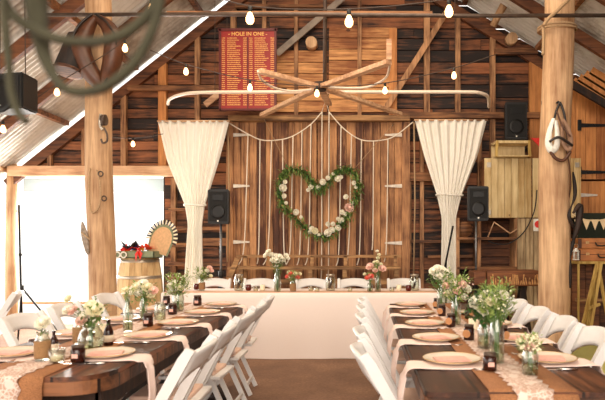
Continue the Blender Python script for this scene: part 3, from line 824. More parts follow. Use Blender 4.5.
# ------------------------------------------------------------------ head table with cloth
hx0, hx1, hy0, hy1 = P(161, 0, 6.6).x, P(441, 0, 6.6).x, 6.6, 7.26; HZ = .74
m = MB()
path = [(hy0 - .02, .004), (hy0 - .012, .25), (hy0 - .006, .5), (hy0 - .002, HZ - .02), (hy0 + .01, HZ), (hy0 + .33, HZ), (hy1 - .01, HZ), (hy1 + .002, HZ - .02), (hy1 + .01, .4), (hy1 + .02, .004)]
nx = 90
def hc(u, v):
    i = v * 9; a = int(min(8, math.floor(i))); fz = i - a; y = path[a][0] * (1 - fz) + path[a + 1][0] * fz; z = path[a][1] * (1 - fz) + path[a + 1][1] * fz
    x = hx0 + (hx1 - hx0) * u; k = max(0, (HZ - .04 - z) / HZ)
    wv = .014 * math.sin(x * 5.3) + .009 * math.sin(x * 12 + 1)
    return Vector((x, y + (wv * k * (1 if v > .5 else -1)), z))
m.grid(hc, nx, 36)
for xx, sg in ((hx0, -1), (hx1, 1)):
    m.grid(lambda u, v: Vector((xx + sg * (.004 + .03 * (1 - v) * (.6 + .5 * math.sin(u * 14))), hy0 + (hy1 - hy0) * u, .004 + v * (HZ - .005))), 16, 6)
bmesh.ops.remove_doubles(m.bm, verts=m.bm.verts, dist=.006)
tag(m.build('tablecloth', 'whitecloth'), 'white floor-length cloth covering the head table across the back', 'tablecloth')
m = MB(); m.grid(lambda u, v: Vector((hx0 + .02 + (hx1 - hx0 - .04) * u, hy0 + .012 + .26 * v, HZ + .003)), 30, 3, .002)
tag(m.build('head_table_runner', cloth('blush_runner', (.86, .68, .56), 300, fleck=.12)), 'blush brown burlap runner along the front of the white head table', 'table runner')
def onH(px, py):
    Y = (1.3 - HZ) * F / (py - 243); Y = min(max(Y, hy0 + .06), hy1 - .06); return Vector(((px - 365) / F * Y, Y, HZ + .0065))
put('red', onH(196.5, 290), 'dark red glass candle holder at the left end of the head table', 1.1)
p = onH(202, 291); put('wrap', p, 'burlap-wrapped jar at the left end of the head table', .95); bouquet(p, 'blush roses and pale sprigs at the left end of the head table', [(.09, .26, 'pink', 1.3), (.11, .23, 'pink', 1.1), (.07, .23, 'white', 1), (-.02, .2, 'white', .9), (.11, .17, 'cream', .9)], 190, .18, .09, 'leafpale', 40, seed=11, tips=4)
put('mason', onH(239, 291), 'zinc-lidded mason jar on the head table left of the tall white flowers', 1.2)
put('red', onH(248.5, 291), 'dark red glass candle holder right of the left mason jar', 1.1)
put('votive', onH(256, 291.5), 'small clear votive left of the ivory candle on the head table')
put('candle', onH(262.5, 291), 'ivory candle left of the tall bottle on the head table', .95)
p = onH(277.5, 292); put('tall', p, 'tall clear bottle on the head table holding white blooms', 1.18); bouquet(p, 'tall white flowers in the head table bottle left of centre', [(-.10, .45, 'white', 1.4), (-.13, .41, 'white', 1.3), (-.07, .42, 'white', 1.2), (-.03, .40, 'white', 1.5), (.02, .39, 'white', 1.7), (.05, .36, 'white', 1.6), (-.0, .35, 'white', 1.6), (-.05, .36, 'white', 1.3), (.1, .41, 'white', 1.2), (.12, .38, 'white', 1)], 110, .31, .07, 'leaf', 20, seed=12)
p = onH(293, 292); put('wrap', p, 'burlap-wrapped jar right of the tall white flowers', .95); bouquet(p, 'small coral and cream posy left of centre on the head table', [(-.06, .17, 'coral', 1.1), (-.02, .2, 'coral', 1.1), (.05, .16, 'coral', 1.1), (.03, .2, 'cream', 1), (-.05, .22, 'cream', .8), (.08, .2, 'cream', .8)], 130, .17, .07, 'leafpale', 15, seed=13)
put('votive', onH(311, 291.5), 'small clear votive in the middle of the head table, left one'); put('votive', onH(317, 292), 'small clear votive beside the centre mason jar, right one', .9)
put('mason', onH(330.5, 291), 'mason jar with dark trinkets at the centre of the head table', 1.2)
put('votive', onH(350, 292), 'low clear votive right of the centre mason jar', .9)
p = onH(370, 293); put('jar', p, 'small clear jar of coral roses right of centre', .75); bouquet(p, 'coral roses with buds beside the tall stock stem', [(-.03, .16, 'coral', 1.2), (.01, .18, 'coral', 1.3), (.03, .15, 'pink', 1), (-.06, .2, 'cream', .8)], 100, .16, .055, 'leafpale', 10, seed=14, leafL=.03)
p = onH(378, 292); put('tall', p, 'clear bottle right of centre on the head table', 1.0); bouquet(p, 'blush roses with a tall pale stock spire right of centre', [(-.09, .28, 'pink', 1.9), (.045, .26, 'pink', 1.8), (-.03, .24, 'pink', 1.3), (-.01, .34, 'cream', .9), (.0, .38, 'cream', .9), (.01, .42, 'cream', .8), (-.01, .46, 'white', .7), (-.04, .33, 'cream', .9), (.03, .31, 'cream', .9)], 80, .27, .055, 'leafpale', 15, seed=15)
put('votive', onH(392, 292), 'low clear votive left of the right-hand ivory candle', .9)
put('candle', onH(399, 291), 'ivory candle toward the right end of the head table', .95)
put('red', onH(408.5, 291.5), 'dark red glass candle holder left of the right mason jar', 1.1)
put('mason', onH(414.5, 291), 'mason jar at the right end of the head table', 1.2)

# ------------------------------------------------------------------ curtains
def curtain(cxs, ws, label, Y):
    """cxs/ws : keyed on height"""
    t = thing('curtain', label, 'curtain', (0, Y, 0)); m = MB()
    ks = sorted(cxs)
    def ev(z, k):
        if z <= ks[0]: return cxs[ks[0]][k]
        for a, b in zip(ks, ks[1:]):
            if z <= b:
                q = (z - a) / (b - a); q = q * q * (3 - 2 * q) if k == 2 else q
                return cxs[a][k] * (1 - q) + cxs[b][k] * q
        return cxs[ks[-1]][k]
    zt = ks[-1]
    def f(u, v):
        z = .02 + (zt - .02) * v; c = ev(z, 0); wd = ev(z, 1); dens = min(1, wd / .9)
        y = (.010 + .016 * dens) * math.sin(u * 2 * math.pi * 9 + 1.5 * math.sin(u * 9)) + .006 * dens * math.sin(u * 60 + z * 2)
        return Vector((c + (u - .5) * wd, y, z))
    m.grid(f, 150, 40, .003); m.build('drape', 'curtain', t)
    zk = ks[-3]; c, wd = cxs[zk]; m = MB()
    m.tube([(c + math.cos(a) * (wd / 2 + .012), math.sin(a) * .075, zk + .01 * math.sin(a * 2)) for a in [i * math.pi / 12 for i in range(25)]], .014, 6, cap=False); m.build('tie_back', 'curtain', t)
    hw = ws / 2
    MB().tube([(cxs[zt][0] - hw, 0, zt), (cxs[zt][0] + hw, 0, zt)], .014, 6).build('hanging_rod', 'palewood', t)
    return t
Yc = 8.45
def cc(px, py): return P(px, py, Yc)
def K(l, r, y): a = cc(l, y); b = cc(r, y); return a.z, ((a.x + b.x) / 2, b.x - a.x)
curtain(dict([K(158, 229, 121), K(167, 219, 160), K(185, 205, 205), K(188, 202, 224), K(184, 203, 285)]), 1.04, 'cream curtain tied at its waist, hanging left of the barn doors', Yc)
curtain(dict([K(415, 487, 120), K(424, 478, 155), K(437, 462, 195), K(442, 456, 218), K(441, 457, 285)]), 1.06, 'cream curtain tied at its waist, hanging right of the barn doors', Yc)
# rope hangers for curtain rods go up to the header
# ------------------------------------------------------------------ hoop pipe and wooden hoist wheel
hub = P(320, 87, 6.6)
pz = hub.z
t = thing('hoist_wheel', 'pale wooden spoked hoist wheel with curved cream rods hanging under the roof', 'hoist', hub)
def rel(px, py):
    Y = (pz - 1.3) * F / (243 - py); return Vector(((px - 365) / F * Y, Y, pz)) - hub
tips = [rel(259, 71), rel(389, 62), rel(400, 114), rel(262, 115), rel(329, 104)]
for q in tips: MB().bar(Vector((0, 0, 0)), q, .075, .045, bev=.005).build('spoke', 'palewood', t)
MB().bar(rel(389, 62) + Vector((0, 0, .02)), rel(389, 62) + Vector((0, 0, .22)), .05, .03).build('bracket', 'palewood', t)
MB().lathe([(.07, -.04), (.07, .05)], seg=12).build('hub', 'darkwood', t)
MB().tube([(.06, -.1, 0.04), (.075, -.1, roofz(hub.x) - hub.z - .16)], .022, 8).build('drop_pole', 'darkpipe', t)
MB().tube(spline([rel(258, 71), rel(262, 80), rel(275, 88), rel(292, 91), rel(312, 89.5)]), .013, 6).build('curved_rod', 'whitepipe', t)
MB().tube(spline([rel(390, 62) + Vector((0, 0, .1)), rel(388, 74), rel(378, 83), rel(360, 88), rel(318, 87)]), .013, 6).build('curved_rod', 'whitepipe', t)
zz = P(0, 92, 7.15).z
def hz(px, py):
    Y = (zz - 1.3) * F / (243 - py); return Vector(((px - 365) / F * Y, Y, zz))
t = thing('long_pipe', 'long cream horizontal pipe with bent ends above the curtains', 'pipe')
MB().tube(spline([hz(168, 104), hz(170, 99), hz(182, 94.5), hz(200, 92.5), hz(260, 92), hz(320, 92), hz(400, 92), hz(465, 92), hz(480, 93), hz(488, 97), hz(489, 107)], 5), .021, 8).build('pipe', 'whitepipe', t)
for px in (215, 455):
    a = hz(px, 92); MB().tube([a, Vector((a.x, a.y, roofz(a.x) - .1))], .004, 5).build('wire', 'cable', t)

# ------------------------------------------------------------------ twine garland, wreath
t = thing('twine_garland', 'white twine garland swagged over the barn doors with long hanging strands', 'garland', (0, 8.62, 0))
def G(px, py): p = P(px, py, 8.62); return Vector((p.x, 0, p.z))
s1 = spline([G(229, 123), G(248, 134), G(262, 140), G(278, 140), G(293, 136), G(310, 125), G(322, 112)], 6)
s2 = spline([G(329, 112), G(341, 126), G(352, 135), G(362, 140), G(374, 141), G(388, 139), G(398, 134), G(413, 122)], 6)
for s in (s1, s2): MB().tube(s, .009, 5).build('swag', 'twine', t)
MB().tube([G(322, 112), G(325.5, 100), G(329, 112)], .006, 5).build('hanging_loop', 'twine', t)
for (x, y) in ((229, 123), (325.5, 100), (413, 122)): MB().tube([G(x, y), G(x, y) + Vector((0, .36 if y < 110 else .2, 0))], .006, 6).build('nail', 'blackmetal', t)
strands = [(248, 134, 'l', 238, 265), (260, 139.5, 'l', 257, 264), (271.5, 140.5, 'l', 263, 265), (282.5, 139, 'r', 286, 264), (293, 136, 'l', 286, 265), (302, 131, 'l', 297, 265), (311, 124, 'l', 305, 265), (322, 112, 's', 321, 279),
           (329, 112, 's', 328, 275), (341, 126, 'l', 336, 266), (351.5, 134.5, 'l', 344, 266), (361.5, 139.5, 'l', 357, 265), (373.5, 141, 's', 372, 250), (388, 139, 'l', 384, 262)]
for (x, y, kd, ex, ey) in strands:
    pts = [G(x, y), G(x + (ex - x) * .15, y + (ey - y) * .4), G(x + (ex - x) * .3, y + (ey - y) * .75), G(x + (ex - x) * .55, ey - 8), G(ex, ey)]
    MB().tube(spline(pts, 5), .0085, 5).build('strand', 'twine', t)
for (x, y0, y1) in ((228, 124, 262), (414, 122, 284)):
    MB().tube([G(x, y0), G(x + 1, (y0 + y1) / 2), G(x - .5, y1)], .012, 5).build('edge_rope', 'rope', t)

Wc = P(320, 200, 8.55)
t = thing('heart_wreath', 'heart-shaped green wreath with white roses hanging on the barn doors', 'wreath', Wc)
HP = [P(x, y, 8.55) - Wc for x, y in ((321, 189), (314, 185), (306, 174), (293, 169.5), (283, 175), (279.5, 190), (283, 205), (294, 217), (308, 230), (326, 237), (338, 227), (349, 213), (356, 197), (358, 181), (351, 171), (340, 171), (331, 178))]
HS = spline([HP[-1]] + HP + [HP[0], HP[1]], 8)[8:-8]
def heart(a):
    q = (a / (2 * math.pi)) % 1 * (len(HS) - 1); i = int(q); return HS[i].lerp(HS[min(i + 1, len(HS) - 1)], q - i)
MB().tube([heart(i * 2 * math.pi / 60) for i in range(61)], .016, 6, cap=False).build('frame', 'vinewood', t)
rg = random.Random(21)
for nm_, mt, cnt in (('foliage', 'leaf', 1500), ('dark_foliage', 'leafdark', 600), ('pale_foliage', 'leafpale', 420)):
    m = MB()
    for i in range(cnt):
        a = rg.uniform(0, 2 * math.pi); p = heart(a); q = heart(a + .05) - p
        off = Vector((rg.gauss(0, .03), rg.uniform(-.08, .03), rg.gauss(0, .034)))
        d = q.normalized() * rg.uniform(-1, 1) + Vector((rg.uniform(-1, 1), rg.uniform(-.8, .1), rg.uniform(-1.4, .6)))
        m.leaf(p + off, d, rg.uniform(.045, .095), rg.uniform(.008, .015))
    m.build(nm_, mt, t, norm=False)
fl = [(283, 188, 1.9, 'white'), (285, 182, 1.1, 'white'), (284, 196, 1.2, 'white'), (286, 203, .9, 'white'), (311, 187, 1.3, 'white'), (318, 187, 1.1, 'white'), (308, 190, .9, 'white'), (323, 182, 1.6, 'white'), (328, 178, 1.2, 'white'), (338, 179, 1.6, 'white'), (341, 177, 1, 'white'),
      (296, 212, 1.5, 'white'), (301, 217, .8, 'white'), (312, 229, 1.4, 'white'), (315, 231, 1.6, 'cream'), (310, 232, 1, 'white'), (328, 233, 1.9, 'white'), (332, 230, 1.5, 'white'), (328, 224, 1.2, 'white'), (333, 224, 1.1, 'white'), (338, 228, 1.5, 'white'), (338, 219, 1, 'white'), (342, 220, 1.2, 'white'),
      (349, 208, 2.3, 'pink'), (342, 212, 1.2, 'white'), (346, 197, 1.3, 'white'), (354, 183, 1.1, 'white'), (356, 187, .9, 'white'), (340, 221, 1.1, 'white'), (333, 174, .8, 'white'), (319, 235, .8, 'white'), (345, 214, 1, 'white'), (353, 203, .8, 'white')]
for (x, y, sc, kd) in fl:
    o = bpy.data.objects.new('rose', BL[kd]); COL.objects.link(o); o.parent = t; o.location = P(x, y, 8.48) - Wc; sc *= 1.15; o.scale = (sc, sc, sc); o.rotation_euler = (R(90) + rg.uniform(-.3, .3), 0, rg.uniform(-.4, .4))
m = MB()
for i in range(26):
    a = rg.uniform(0, 6.28); p = heart(a); m.ball(p + Vector((rg.gauss(0, .03), -.06, rg.gauss(0, .03))), .009)
m.build('red_buds', 'petalcoral', t)
for (a, b) in ((P(264, 119, 8.6), P(288, 167, 8.56)), (P(393, 124, 8.6), P(355, 168, 8.56))): MB().tube([a - Wc, b - Wc], .004, 5).build('hanging_string', 'rope', t); MB().tube([a - Wc, a - Wc + Vector((0, .14, 0))], .006, 6).build('nail', 'blackmetal', t)

# ------------------------------------------------------------------ honour board
bc = P(248, 70, 8.3); bw = 56 / F * 8.3; bh = 80 / F * 8.3
t = thing('honour_board', 'dark red HOLE IN ONE honour board with gold lettering hung high on the wall', 'sign', bc)
MB().box((0, 0, 0), (bw, .03, bh), None, .004).build('panel', 'signred', t)
m = MB()
for (lo, hi) in (((-bw / 2 - .01, -.03, -bh / 2 - .01), (-bw / 2 + .02, .016, bh / 2 + .01)), ((bw / 2 - .02, -.03, -bh / 2 - .01), (bw / 2 + .01, .016, bh / 2 + .01)), ((-bw / 2 - .02, -.03, bh / 2 - .02), (bw / 2 + .02, .016, bh / 2 + .015)), ((-bw / 2, -.03, -bh / 2 - .01), (bw / 2, .016, -bh / 2 + .015))): m.b2(lo, hi)
m.build('moulding', plain('dark_red_moulding', (.36, .10, .08), .5), t)
cu = bpy.data.curves.new('title', 'FONT'); cu.body = '- HOLE IN ONE -'; cu.align_x = 'CENTER'; cu.size = .074; cu.extrude = .002; cu.offset = .0012
tmp = bpy.data.objects.new('tmp', cu); COL.objects.link(tmp); bpy.context.view_layer.update()
me = bpy.data.meshes.new_from_object(tmp.evaluated_get(bpy.context.evaluated_depsgraph_get())); bpy.data.objects.remove(tmp)
me.materials.clear(); me.materials.append(M['goldpaint'])
o = bpy.data.objects.new('title_lettering', me); COL.objects.link(o); o.parent = t; o.location = (0, -.019, bh / 2 - .085); o.rotation_euler = (R(90), 0, 0)
m = MB(); rg = random.Random(4); nr = 34
for hlf in (0, 1):
    x0 = -bw / 2 + .03 + hlf * bw * .49
    for r in range(nr):
        z = bh / 2 - .125 - r * (bh - .16) / nr
        for (xs, xe) in ((x0, x0 + .045), (x0 + .075, x0 + .075 + rg.uniform(.12, .2)), (x0 + .30, x0 + .30 + .05)):
            x = xs
            while x < xe:
                l = rg.uniform(.006, .017); m.b2((x, -.018, z), (min(x + l, xe), -.0155, z + .0135 * rg.uniform(.6, 1))); x += l + .004
m.build('name_rows', 'goldpaint', t)
m = MB(); m.b2((-.007, -.022, -bh / 2 + .02), (.007, -.0155, bh / 2 - .11)); m.build('centre_strip', plain('dark_red_moulding2', (.36, .10, .08), .5), t)
for s in (-1, 1): MB().tube([(s * .3, .01, bh / 2), (s * .3, .02, bh / 2 + .26)], .004, 5).build('hanging_wire', 'cable', t)

# ------------------------------------------------------------------ speakers
def speaker(px0, py0, px1, py1, Y, label, rz=0., stand=None):
    c = P((px0 + px1) / 2, py1, Y); wd = abs(px1 - px0) / F * Y; hh = abs(py1 - py0) / F * Y
    t = thing('loudspeaker', label, 'speaker', c, rz)
    m = MB(); m.prism([(-wd / 2, -.13), (wd / 2, -.13), (wd * .36, .13), (-wd * .36, .13)], 0, hh, 'z')
    bmesh.ops.bevel(m.bm, geom=list(m.bm.edges), offset=.012, segments=2, affect='EDGES'); m.build('cabinet', 'blackplastic', t)
    MB().box((0, -.134, hh * .5), (wd * .84, .012, hh * .86), None, .005).build('grille', 'grille', t)
    MB().lathe([(wd * .33, 0), (wd * .31, .01), (wd * .2, .004)], (0, -.14, hh * .34), 20, Matrix.Rotation(R(90), 4, 'X')).build('woofer', 'blackmetal', t)
    MB().box((0, -.142, hh * .76), (wd * .5, .006, hh * .16), None, .002).build('horn', 'blackmetal', t)
    MB().box((0, -.142, hh * .08), (.02, .004, .02)).build('badge', 'brasswhite', t)
    return t
speaker(210, 190, 231, 224, 7.9, 'black loudspeaker on a stand between the left curtain and barn doors')
speaker(466, 187, 487, 221, 7.9, 'black loudspeaker on a stand right of the right curtain')
speaker(503, 104, 525, 141, 8.45, 'large dark loudspeaker on the wooden crate high on the right wall')
def sp_stand(px, py, Y, label):
    c = P(px, py, Y); H = c.z - .002
    t = thing('speaker_stand', label, 'stand', (c.x, Y, 0))
    MB().tube([(0, 0, .25), (0, 0, .9)], .022, 10).build('lower_pole', 'blackmetal', t); MB().tube([(0, 0, .85), (0, 0, H)], .015, 10).build('upper_pole', plain('grey_pole', (.5, .5, .5), .4, .6), t)
    MB().lathe([(.034, .84), (.034, .92)], seg=12).build('collar', 'blackplastic', t)
    for k in range(3):
        a = R(-90 + 120 * k); d = Vector((math.cos(a), math.sin(a), 0))
        m = MB(); m.bar(Vector((0, 0, .72)) + d * .03, d * .34 + Vector((0, 0, .015)), .02, .014); m.bar(Vector((0, 0, .32)) + d * .02, d * .24 + Vector((0, 0, .30)), .014, .01); m.build('leg', 'blackmetal', t)
sp_stand(221, 224, 7.9, 'black tripod stand under the left loudspeaker'); sp_stand(476, 221, 7.9, 'black tripod stand under the right loudspeaker')

# microphone stand by right curtain
b0 = P(453, 226, 7.9); t = thing('microphone_stand', 'black slanted boom stand in front of the right curtain', 'stand', (P(446, 0, 7.9).x, 7.9, 0))
MB().tube([(0, 0, .02), (0, 0, 1.05)], .012, 8).build('pole', 'blackmetal', t); MB().tube([(-.02, 0, .95), (b0.x - t.location.x, 0, b0.z)], .013, 8).build('boom', 'blackmetal', t); MB().lathe([(.14, 0), (.14, .02), (.02, .035)], seg=20).build('base', 'blackmetal', t)

# tripod light stand in the left opening
c = P(22, 288, 6.6); t = thing('tripod_stand', 'thin black tripod stand in front of the bright left opening', 'stand', (c.x, 6.6, 0))
MB().tube([(0, 0, .35), (-.035, 0, P(0, 205, 6.6).z)], .012, 8).build('pole', 'blackmetal', t)
MB().lathe([(.022, c.z - .03), (.022, c.z + .03)], seg=8).build('collar', 'blackplastic', t); MB().lathe([(.02, 0), (.02, .03)], (-.02, 0, P(0, 256, 6.6).z), 8).build('knob', 'blackplastic', t)
for k, a in enumerate((5, 125, 245)):
    d = Vector((math.cos(R(a)), math.sin(R(a)), 0)); MB().tube([Vector((0, 0, c.z)), d * .62 + Vector((0, 0, .012))], .011, 6).build('leg', 'blackmetal', t); MB().tube([Vector((0, 0, .4)), d * .32 + Vector((0, 0, c.z * .5))], .006, 6).build('brace', 'blackmetal', t)

# ------------------------------------------------------------------ barrel, open case
bx = P(140, 0, 7.7).x; t = thing('wine_barrel', 'oak wine barrel with grey hoops standing in front of the bright opening', 'barrel', (bx, 7.7, 0))
BH = P(0, 258, 7.7).z; m = MB(); n = 22
def br(z): q = (z / BH - .5) * 2; return .29 - .055 * q * q
for k in range(n):
    a0 = 2 * math.pi * k / n; a1 = 2 * math.pi * (k + .97) / n
    ring = []
    V = []
    for j in range(11):
        z = BH * j / 10; r = br(z)
        V.append([m.bm.verts.new((rr * math.cos(a), rr * math.sin(a), z)) for rr, a in ((r, a0), (r, a1), (r - .025, a1), (r - .025, a0))])
    for j in range(10):
        for q in range(4): m.bm.faces.new((V[j][q], V[j][(q + 1) % 4], V[j + 1][(q + 1) % 4], V[j + 1][q]))
    m.bm.faces.new(V[0][::-1]); m.bm.faces.new(V[-1])
m.build('staves', 'barrel', t); MB().lathe([(.215, 0), (.215, .03)], (0, 0, BH - .05), 24).build('head', 'barrel', t)
for f_ in (.06, .22, .5 + .28, .97):
    z = BH * f_; MB().lathe([(br(z - .02) + .002, z - .02), (br(z) + .005, z - .018), (br(z) + .005, z + .018), (br(z + .02) + .002, z + .02)], seg=32).build('hoop', 'zinc', t)
t = thing('open_case', 'open sage green case with striped frill lining on the wine barrel', 'case', (bx, 7.62, BH + .002))
m = MB(); W2, D2 = .27, .16
m.b2((-W2, -D2, 0), (W2, D2, .012)); m.b2((-W2, -D2, 0), (W2, -D2 + .012, .09)); m.b2((-W2, D2 - .012, 0), (W2, D2, .09)); m.b2((-W2, -D2, 0), (-W2 + .012, D2, .09)); m.b2((W2 - .012, -D2, 0), (W2, D2, .09)); m.build('base', 'sagecase', t)
lid = MB(); rot = Euler((R(-72), R(0), R(-32)))
def lidpts(g):
    return [(.30 - g) * Vector((math.cos(a), math.sin(a) * .85)) + Vector((0, .26)) for a in [math.pi * i / 12 for i in range(13)]] + [Vector((-.26 + g * .7, .02)), Vector((.26 - g * .7, .02))]
pts = [(p.x * .72, p.y * .9) for p in lidpts(0)]; lid.prism(pts, 0, .05, 'z'); lo = lid.build('lid', 'sagecase', t); lo.location = (.22, .08, .05); lo.rotation_euler = (R(104), R(16), R(22)); lo.scale = (.7, .9, 1)
ln = MB(); ln.prism([(p.x * .66, p.y * .86 + .01) for p in lidpts(.03)], .0505, .058, 'z'); l2 = ln.build('lining', plain('tan_card_lining', (.86, .70, .52), .7), lo)
fr = MB()
for k in range(30):
    a = math.pi * (k + .5) / 30 * 1.1 - .15; c0 = Vector((math.cos(a) * .20, math.sin(a) * .22 + .25, .054)); d = Vector((math.cos(a), math.sin(a), .35)).normalized()
    if k % 2: fr.bar(c0, c0 + d * .075, .022, .006, (0, 0, 1))
fr.build('frill_cream', 'petalcream', lo)
fr = MB()
for k in range(30):
    a = math.pi * (k + .5) / 30 * 1.1 - .15; c0 = Vector((math.cos(a) * .20, math.sin(a) * .22 + .25, .054)); d = Vector((math.cos(a), math.sin(a), .35)).normalized()
    if k % 2 == 0: fr.bar(c0, c0 + d * .075, .022, .006, (0, 0, 1))
fr.build('frill_black', 'blackleather', lo)
rg = random.Random(2)
for i, (cl, nme) in enumerate((((.88, .16, .10), 'red'), ((.93, .66, .16), 'yellow'), ((.16, .2, .5), 'blue'), ((.9, .3, .15), 'orange'), ((.12, .1, .1), 'black'))):
    m = MB()
    cx = (-.14, 0.02, -.02, .10, -.06)[i]
    for k in range(16): m.leaf(Vector((cx + rg.uniform(-.06, .06), rg.uniform(-.1, .05), .07 + .012 * i)), Vector((rg.uniform(-1, 1), rg.uniform(-1, .3), rg.uniform(.1, 1.1))), rg.uniform(.08, .15), .03)
    tag(m.build('fabric_flower', plain(nme + '_cloth', cl, .7), norm=False), f'{nme} fabric flower spilling out of the open case', 'decoration', loc=(bx, 7.6, BH))
m = MB(); m.leaf(Vector((0, 0, 0)), Vector((-.2, -.3, -1)), .16, .03); m.leaf(Vector((0.01, 0, 0)), Vector((.25, -.3, -1)), .14, .03); m.leaf(Vector((0, 0, 0)), Vector((-1, 0, .3)), .09, .03); m.leaf(Vector((0, 0, 0)), Vector((1, 0, .3)), .09, .03); m.ball((0, 0, 0), .02)
tag(m.build('ribbon_bow', 'firered', norm=False), 'bright red ribbon bow on the front of the open case', 'bow', loc=(bx + .08, 7.62 - .18, BH + .12))
for k, dx in enumerate((-.19, -.11)):
    m = MB(); m.tube([(dx + .035 * math.cos(a), -.165, .045 + .035 * math.sin(a)) for a in [i * math.pi / 8 for i in range(17)]], .01, 5); tag(m.build('paper_rosette', 'brasswhite'), f'white ring rosette on the case front, {("left","right")[k]} one', 'decoration', loc=(bx, 7.61, BH))

# ------------------------------------------------------------------ bench stack before the barn doors
t = thing('trestle_bench', 'long old timber bench with a back rail standing against the barn doors', 'bench', (P(318, 0, 8.3).x, 8.3, 0))
def rb(px): return P(px, 0, 8.3).x - t.location.x
z1 = P(0, 256.5, 8.3).z; z2 = P(0, 266.5, 8.3).z
MB().b2((rb(234), .14, z1 - .02), (rb(402), .2, z1 + .02), .005).build('back_rail', 'oldbench', t)
MB().b2((rb(230), -.17, z2 - .035), (rb(400), .16, z2 + .0), .006).build('top_board', 'oldbench', t)
for px in (243, 311, 345, 396):
    m = MB(); m.bar((rb(px) - (.1 if px == 243 else 0), -.12, 0.0), (rb(px), -.1, z2 - .035), .06, .06); m.bar((rb(px), .17, 0.0), (rb(px), .17, z1), .05, .06); m.build('leg', 'oldbench', t)
MB().bar((rb(228), -.2, .66), (rb(241), -.2, z1 - .02), .05, .07, (0, 1, 0)).build('diagonal_brace', 'oldbench', t)
MB().b2((rb(240), -.1, .72), (rb(398), -.05, .79), .004).build('stretcher', 'oldbench', t)

# ------------------------------------------------------------------ right wall furniture
t = thing('wall_cupboard', 'pale pine wall cupboard with upright plank doors on the right wall', 'cupboard', (P(532, 0, 8.4).x, 8.4, P(0, 218, 8.4).z))
Hc = 60 / F * 8.4; x0 = P(484.5, 0, 8.4).x - t.location.x; x1 = P(581, 0, 8.4).x - t.location.x
MB().b2((x0, .02, 0), (x1, .38, Hc)).build('body', 'beam', t)
for (a, b, k) in ((484.5, 531.5, 7), (532.5, 581, 7)):
    xa = P(a, 0, 8.4).x - t.location.x; xb = P(b, 0, 8.4).x - t.location.x; m = MB(); wd = (xb - xa) / k
    for i in range(k): m.b2((xa + i * wd, -.012, 0.004), (xa + (i + 1) * wd - .005, .016, Hc - .004), .003)
    d = m.build('door', 'palepine', t)
    hx = xa + .06 if a < 500 else xb - .06
    for hh in (.08, Hc - .1): MB().b2((hx - .03, -.02, hh - .035), (hx + .03, -.0125, hh + .035)).build('hinge', 'zinc', d)
t = thing('wooden_crate', 'rough open wooden crate on top of the pine cupboard', 'crate', (P(512.5, 0, 8.3).x, 8.42, P(0, 158, 8.4).z + .002))
cw = 34 / F * 8.4 / 2; ch = P(0, 141.5, 8.42).z - t.location.z; m = MB()
for (lo, hi) in (((-cw, -.16, ch - .05), (cw, .16, ch - .012)), ((-cw, .13, .0), (cw, .16, ch)), ((-cw, -.16, 0), (cw, .16, .02))): m.b2(lo, hi, .003)
m.build('boards', 'palepine', t)
for s in (-1, 1): MB().bar((s * cw * .97, -.15, 0), (s * cw * .92, -.15, ch - .012), .035, .03).build('post', 'yellowwood', t)
t = thing('fire_sign', 'red sign with white disc partly behind the right post, beside the crate', 'sign', P(538, 145, 8.3))
m = MB(); m.prism([(-.11, .11), (.12, .11), (.12, -.16)], 0, .01); m.prism([(-.11, .11), (.12, -.16), (.06, -.06)], 0, .01); m.bm.clear(); m.prism([(-.10, .10), (.14, .10), (.14, -.14)], 0, .012); m.build('panel', 'firered', t)
MB().lathe([(.05, 0), (.05, .005)], (.07, -.001, -.0), 18, Matrix.Rotation(R(90), 4, 'X')).build('disc', 'brasswhite', t)
t = thing('small_sign', 'small white and red notice low on the pale boards left of the right post', 'sign', P(538, 225, 8.25))
MB().box((0, 0, 0), (.13, .01, .17)).build('panel', 'brasswhite', t); MB().lathe([(.05, 0), (.05, .003)], (0, -.006, .01), 16, Matrix.Rotation(R(90), 4, 'X')).build('emblem', 'firered', t)
m = MB()
for i in range(3):
    lo, hi = px_board(518 + i * 8, 218.5, 525.5 + i * 8, 330, 8.3, .04); m.b2((lo[0], lo[1], 0), hi, .003)
struct(m.build('trim_upright_boards', wood('grey_pale_boards', (.48, .38, .26), (.80, .70, .54), 'z', var=.6)))
t = thing('open_shelf', 'open wooden shelf unit below the pine cupboard on the right wall', 'shelf', (P(487, 0, 8.4).x, 8.4, 0))
def rs_(px): return P(px, 0, 8.4).x - t.location.x
zb = P(0, 217, 8.4).z
for px in (458, 479.5, 516.5): MB().b2((rs_(px) - .022, 0, 0), (rs_(px) + .022, .36, zb - .01), .003).build('upright', 'stud', t)
for py in (238.5, 268): z = P(0, py, 8.4).z; MB().b2((rs_(457), -.01, z - .018), (rs_(518), .36, z + .018), .003).build('shelf_board', 'beam', t)
m = MB(); z = P(0, 240, 8.4).z
for k in range(5): m.b2((rs_(480), .3, z - .12 * (k + 1)), (rs_(516), .33, z - .12 * k - .01))
m.build('back_boards', 'rafter', t)
c = P(464, 228, 8.52); c.z = P(0, 238.5, 8.4).z + .0185 + .112; t = thing('round_basket', 'round woven sieve basket on the shelf behind the right loudspeaker', 'basket', c)
MB().lathe([(.0, .02), (.1, .03), (.1, .0), (.112, .0), (.112, .06), (.0, .06)], (0, 0, 0), 24, Matrix.Rotation(R(90), 4, 'X')).build('body', 'beam', t)
m = MB()
for k in range(-4, 5): w_ = math.sqrt(.098 ** 2 - (k * .02) ** 2); m.bar((k * .02, -.03, -w_), (k * .02, -.03, w_), .004, .003); m.bar((-w_, -.034, k * .02), (w_, -.034, k * .02), .003, .004)
m.build('weave', 'rope', t)
o = MB().tube([P(488, 237, 8.38), P(494, 222, 8.38), P(510, 233.5, 8.38), P(519, 228, 8.38)], .012, 5).build('bent_rod', 'palewood'); tag(o, 'bent pale rod lying in the open shelf bay', 'rod')
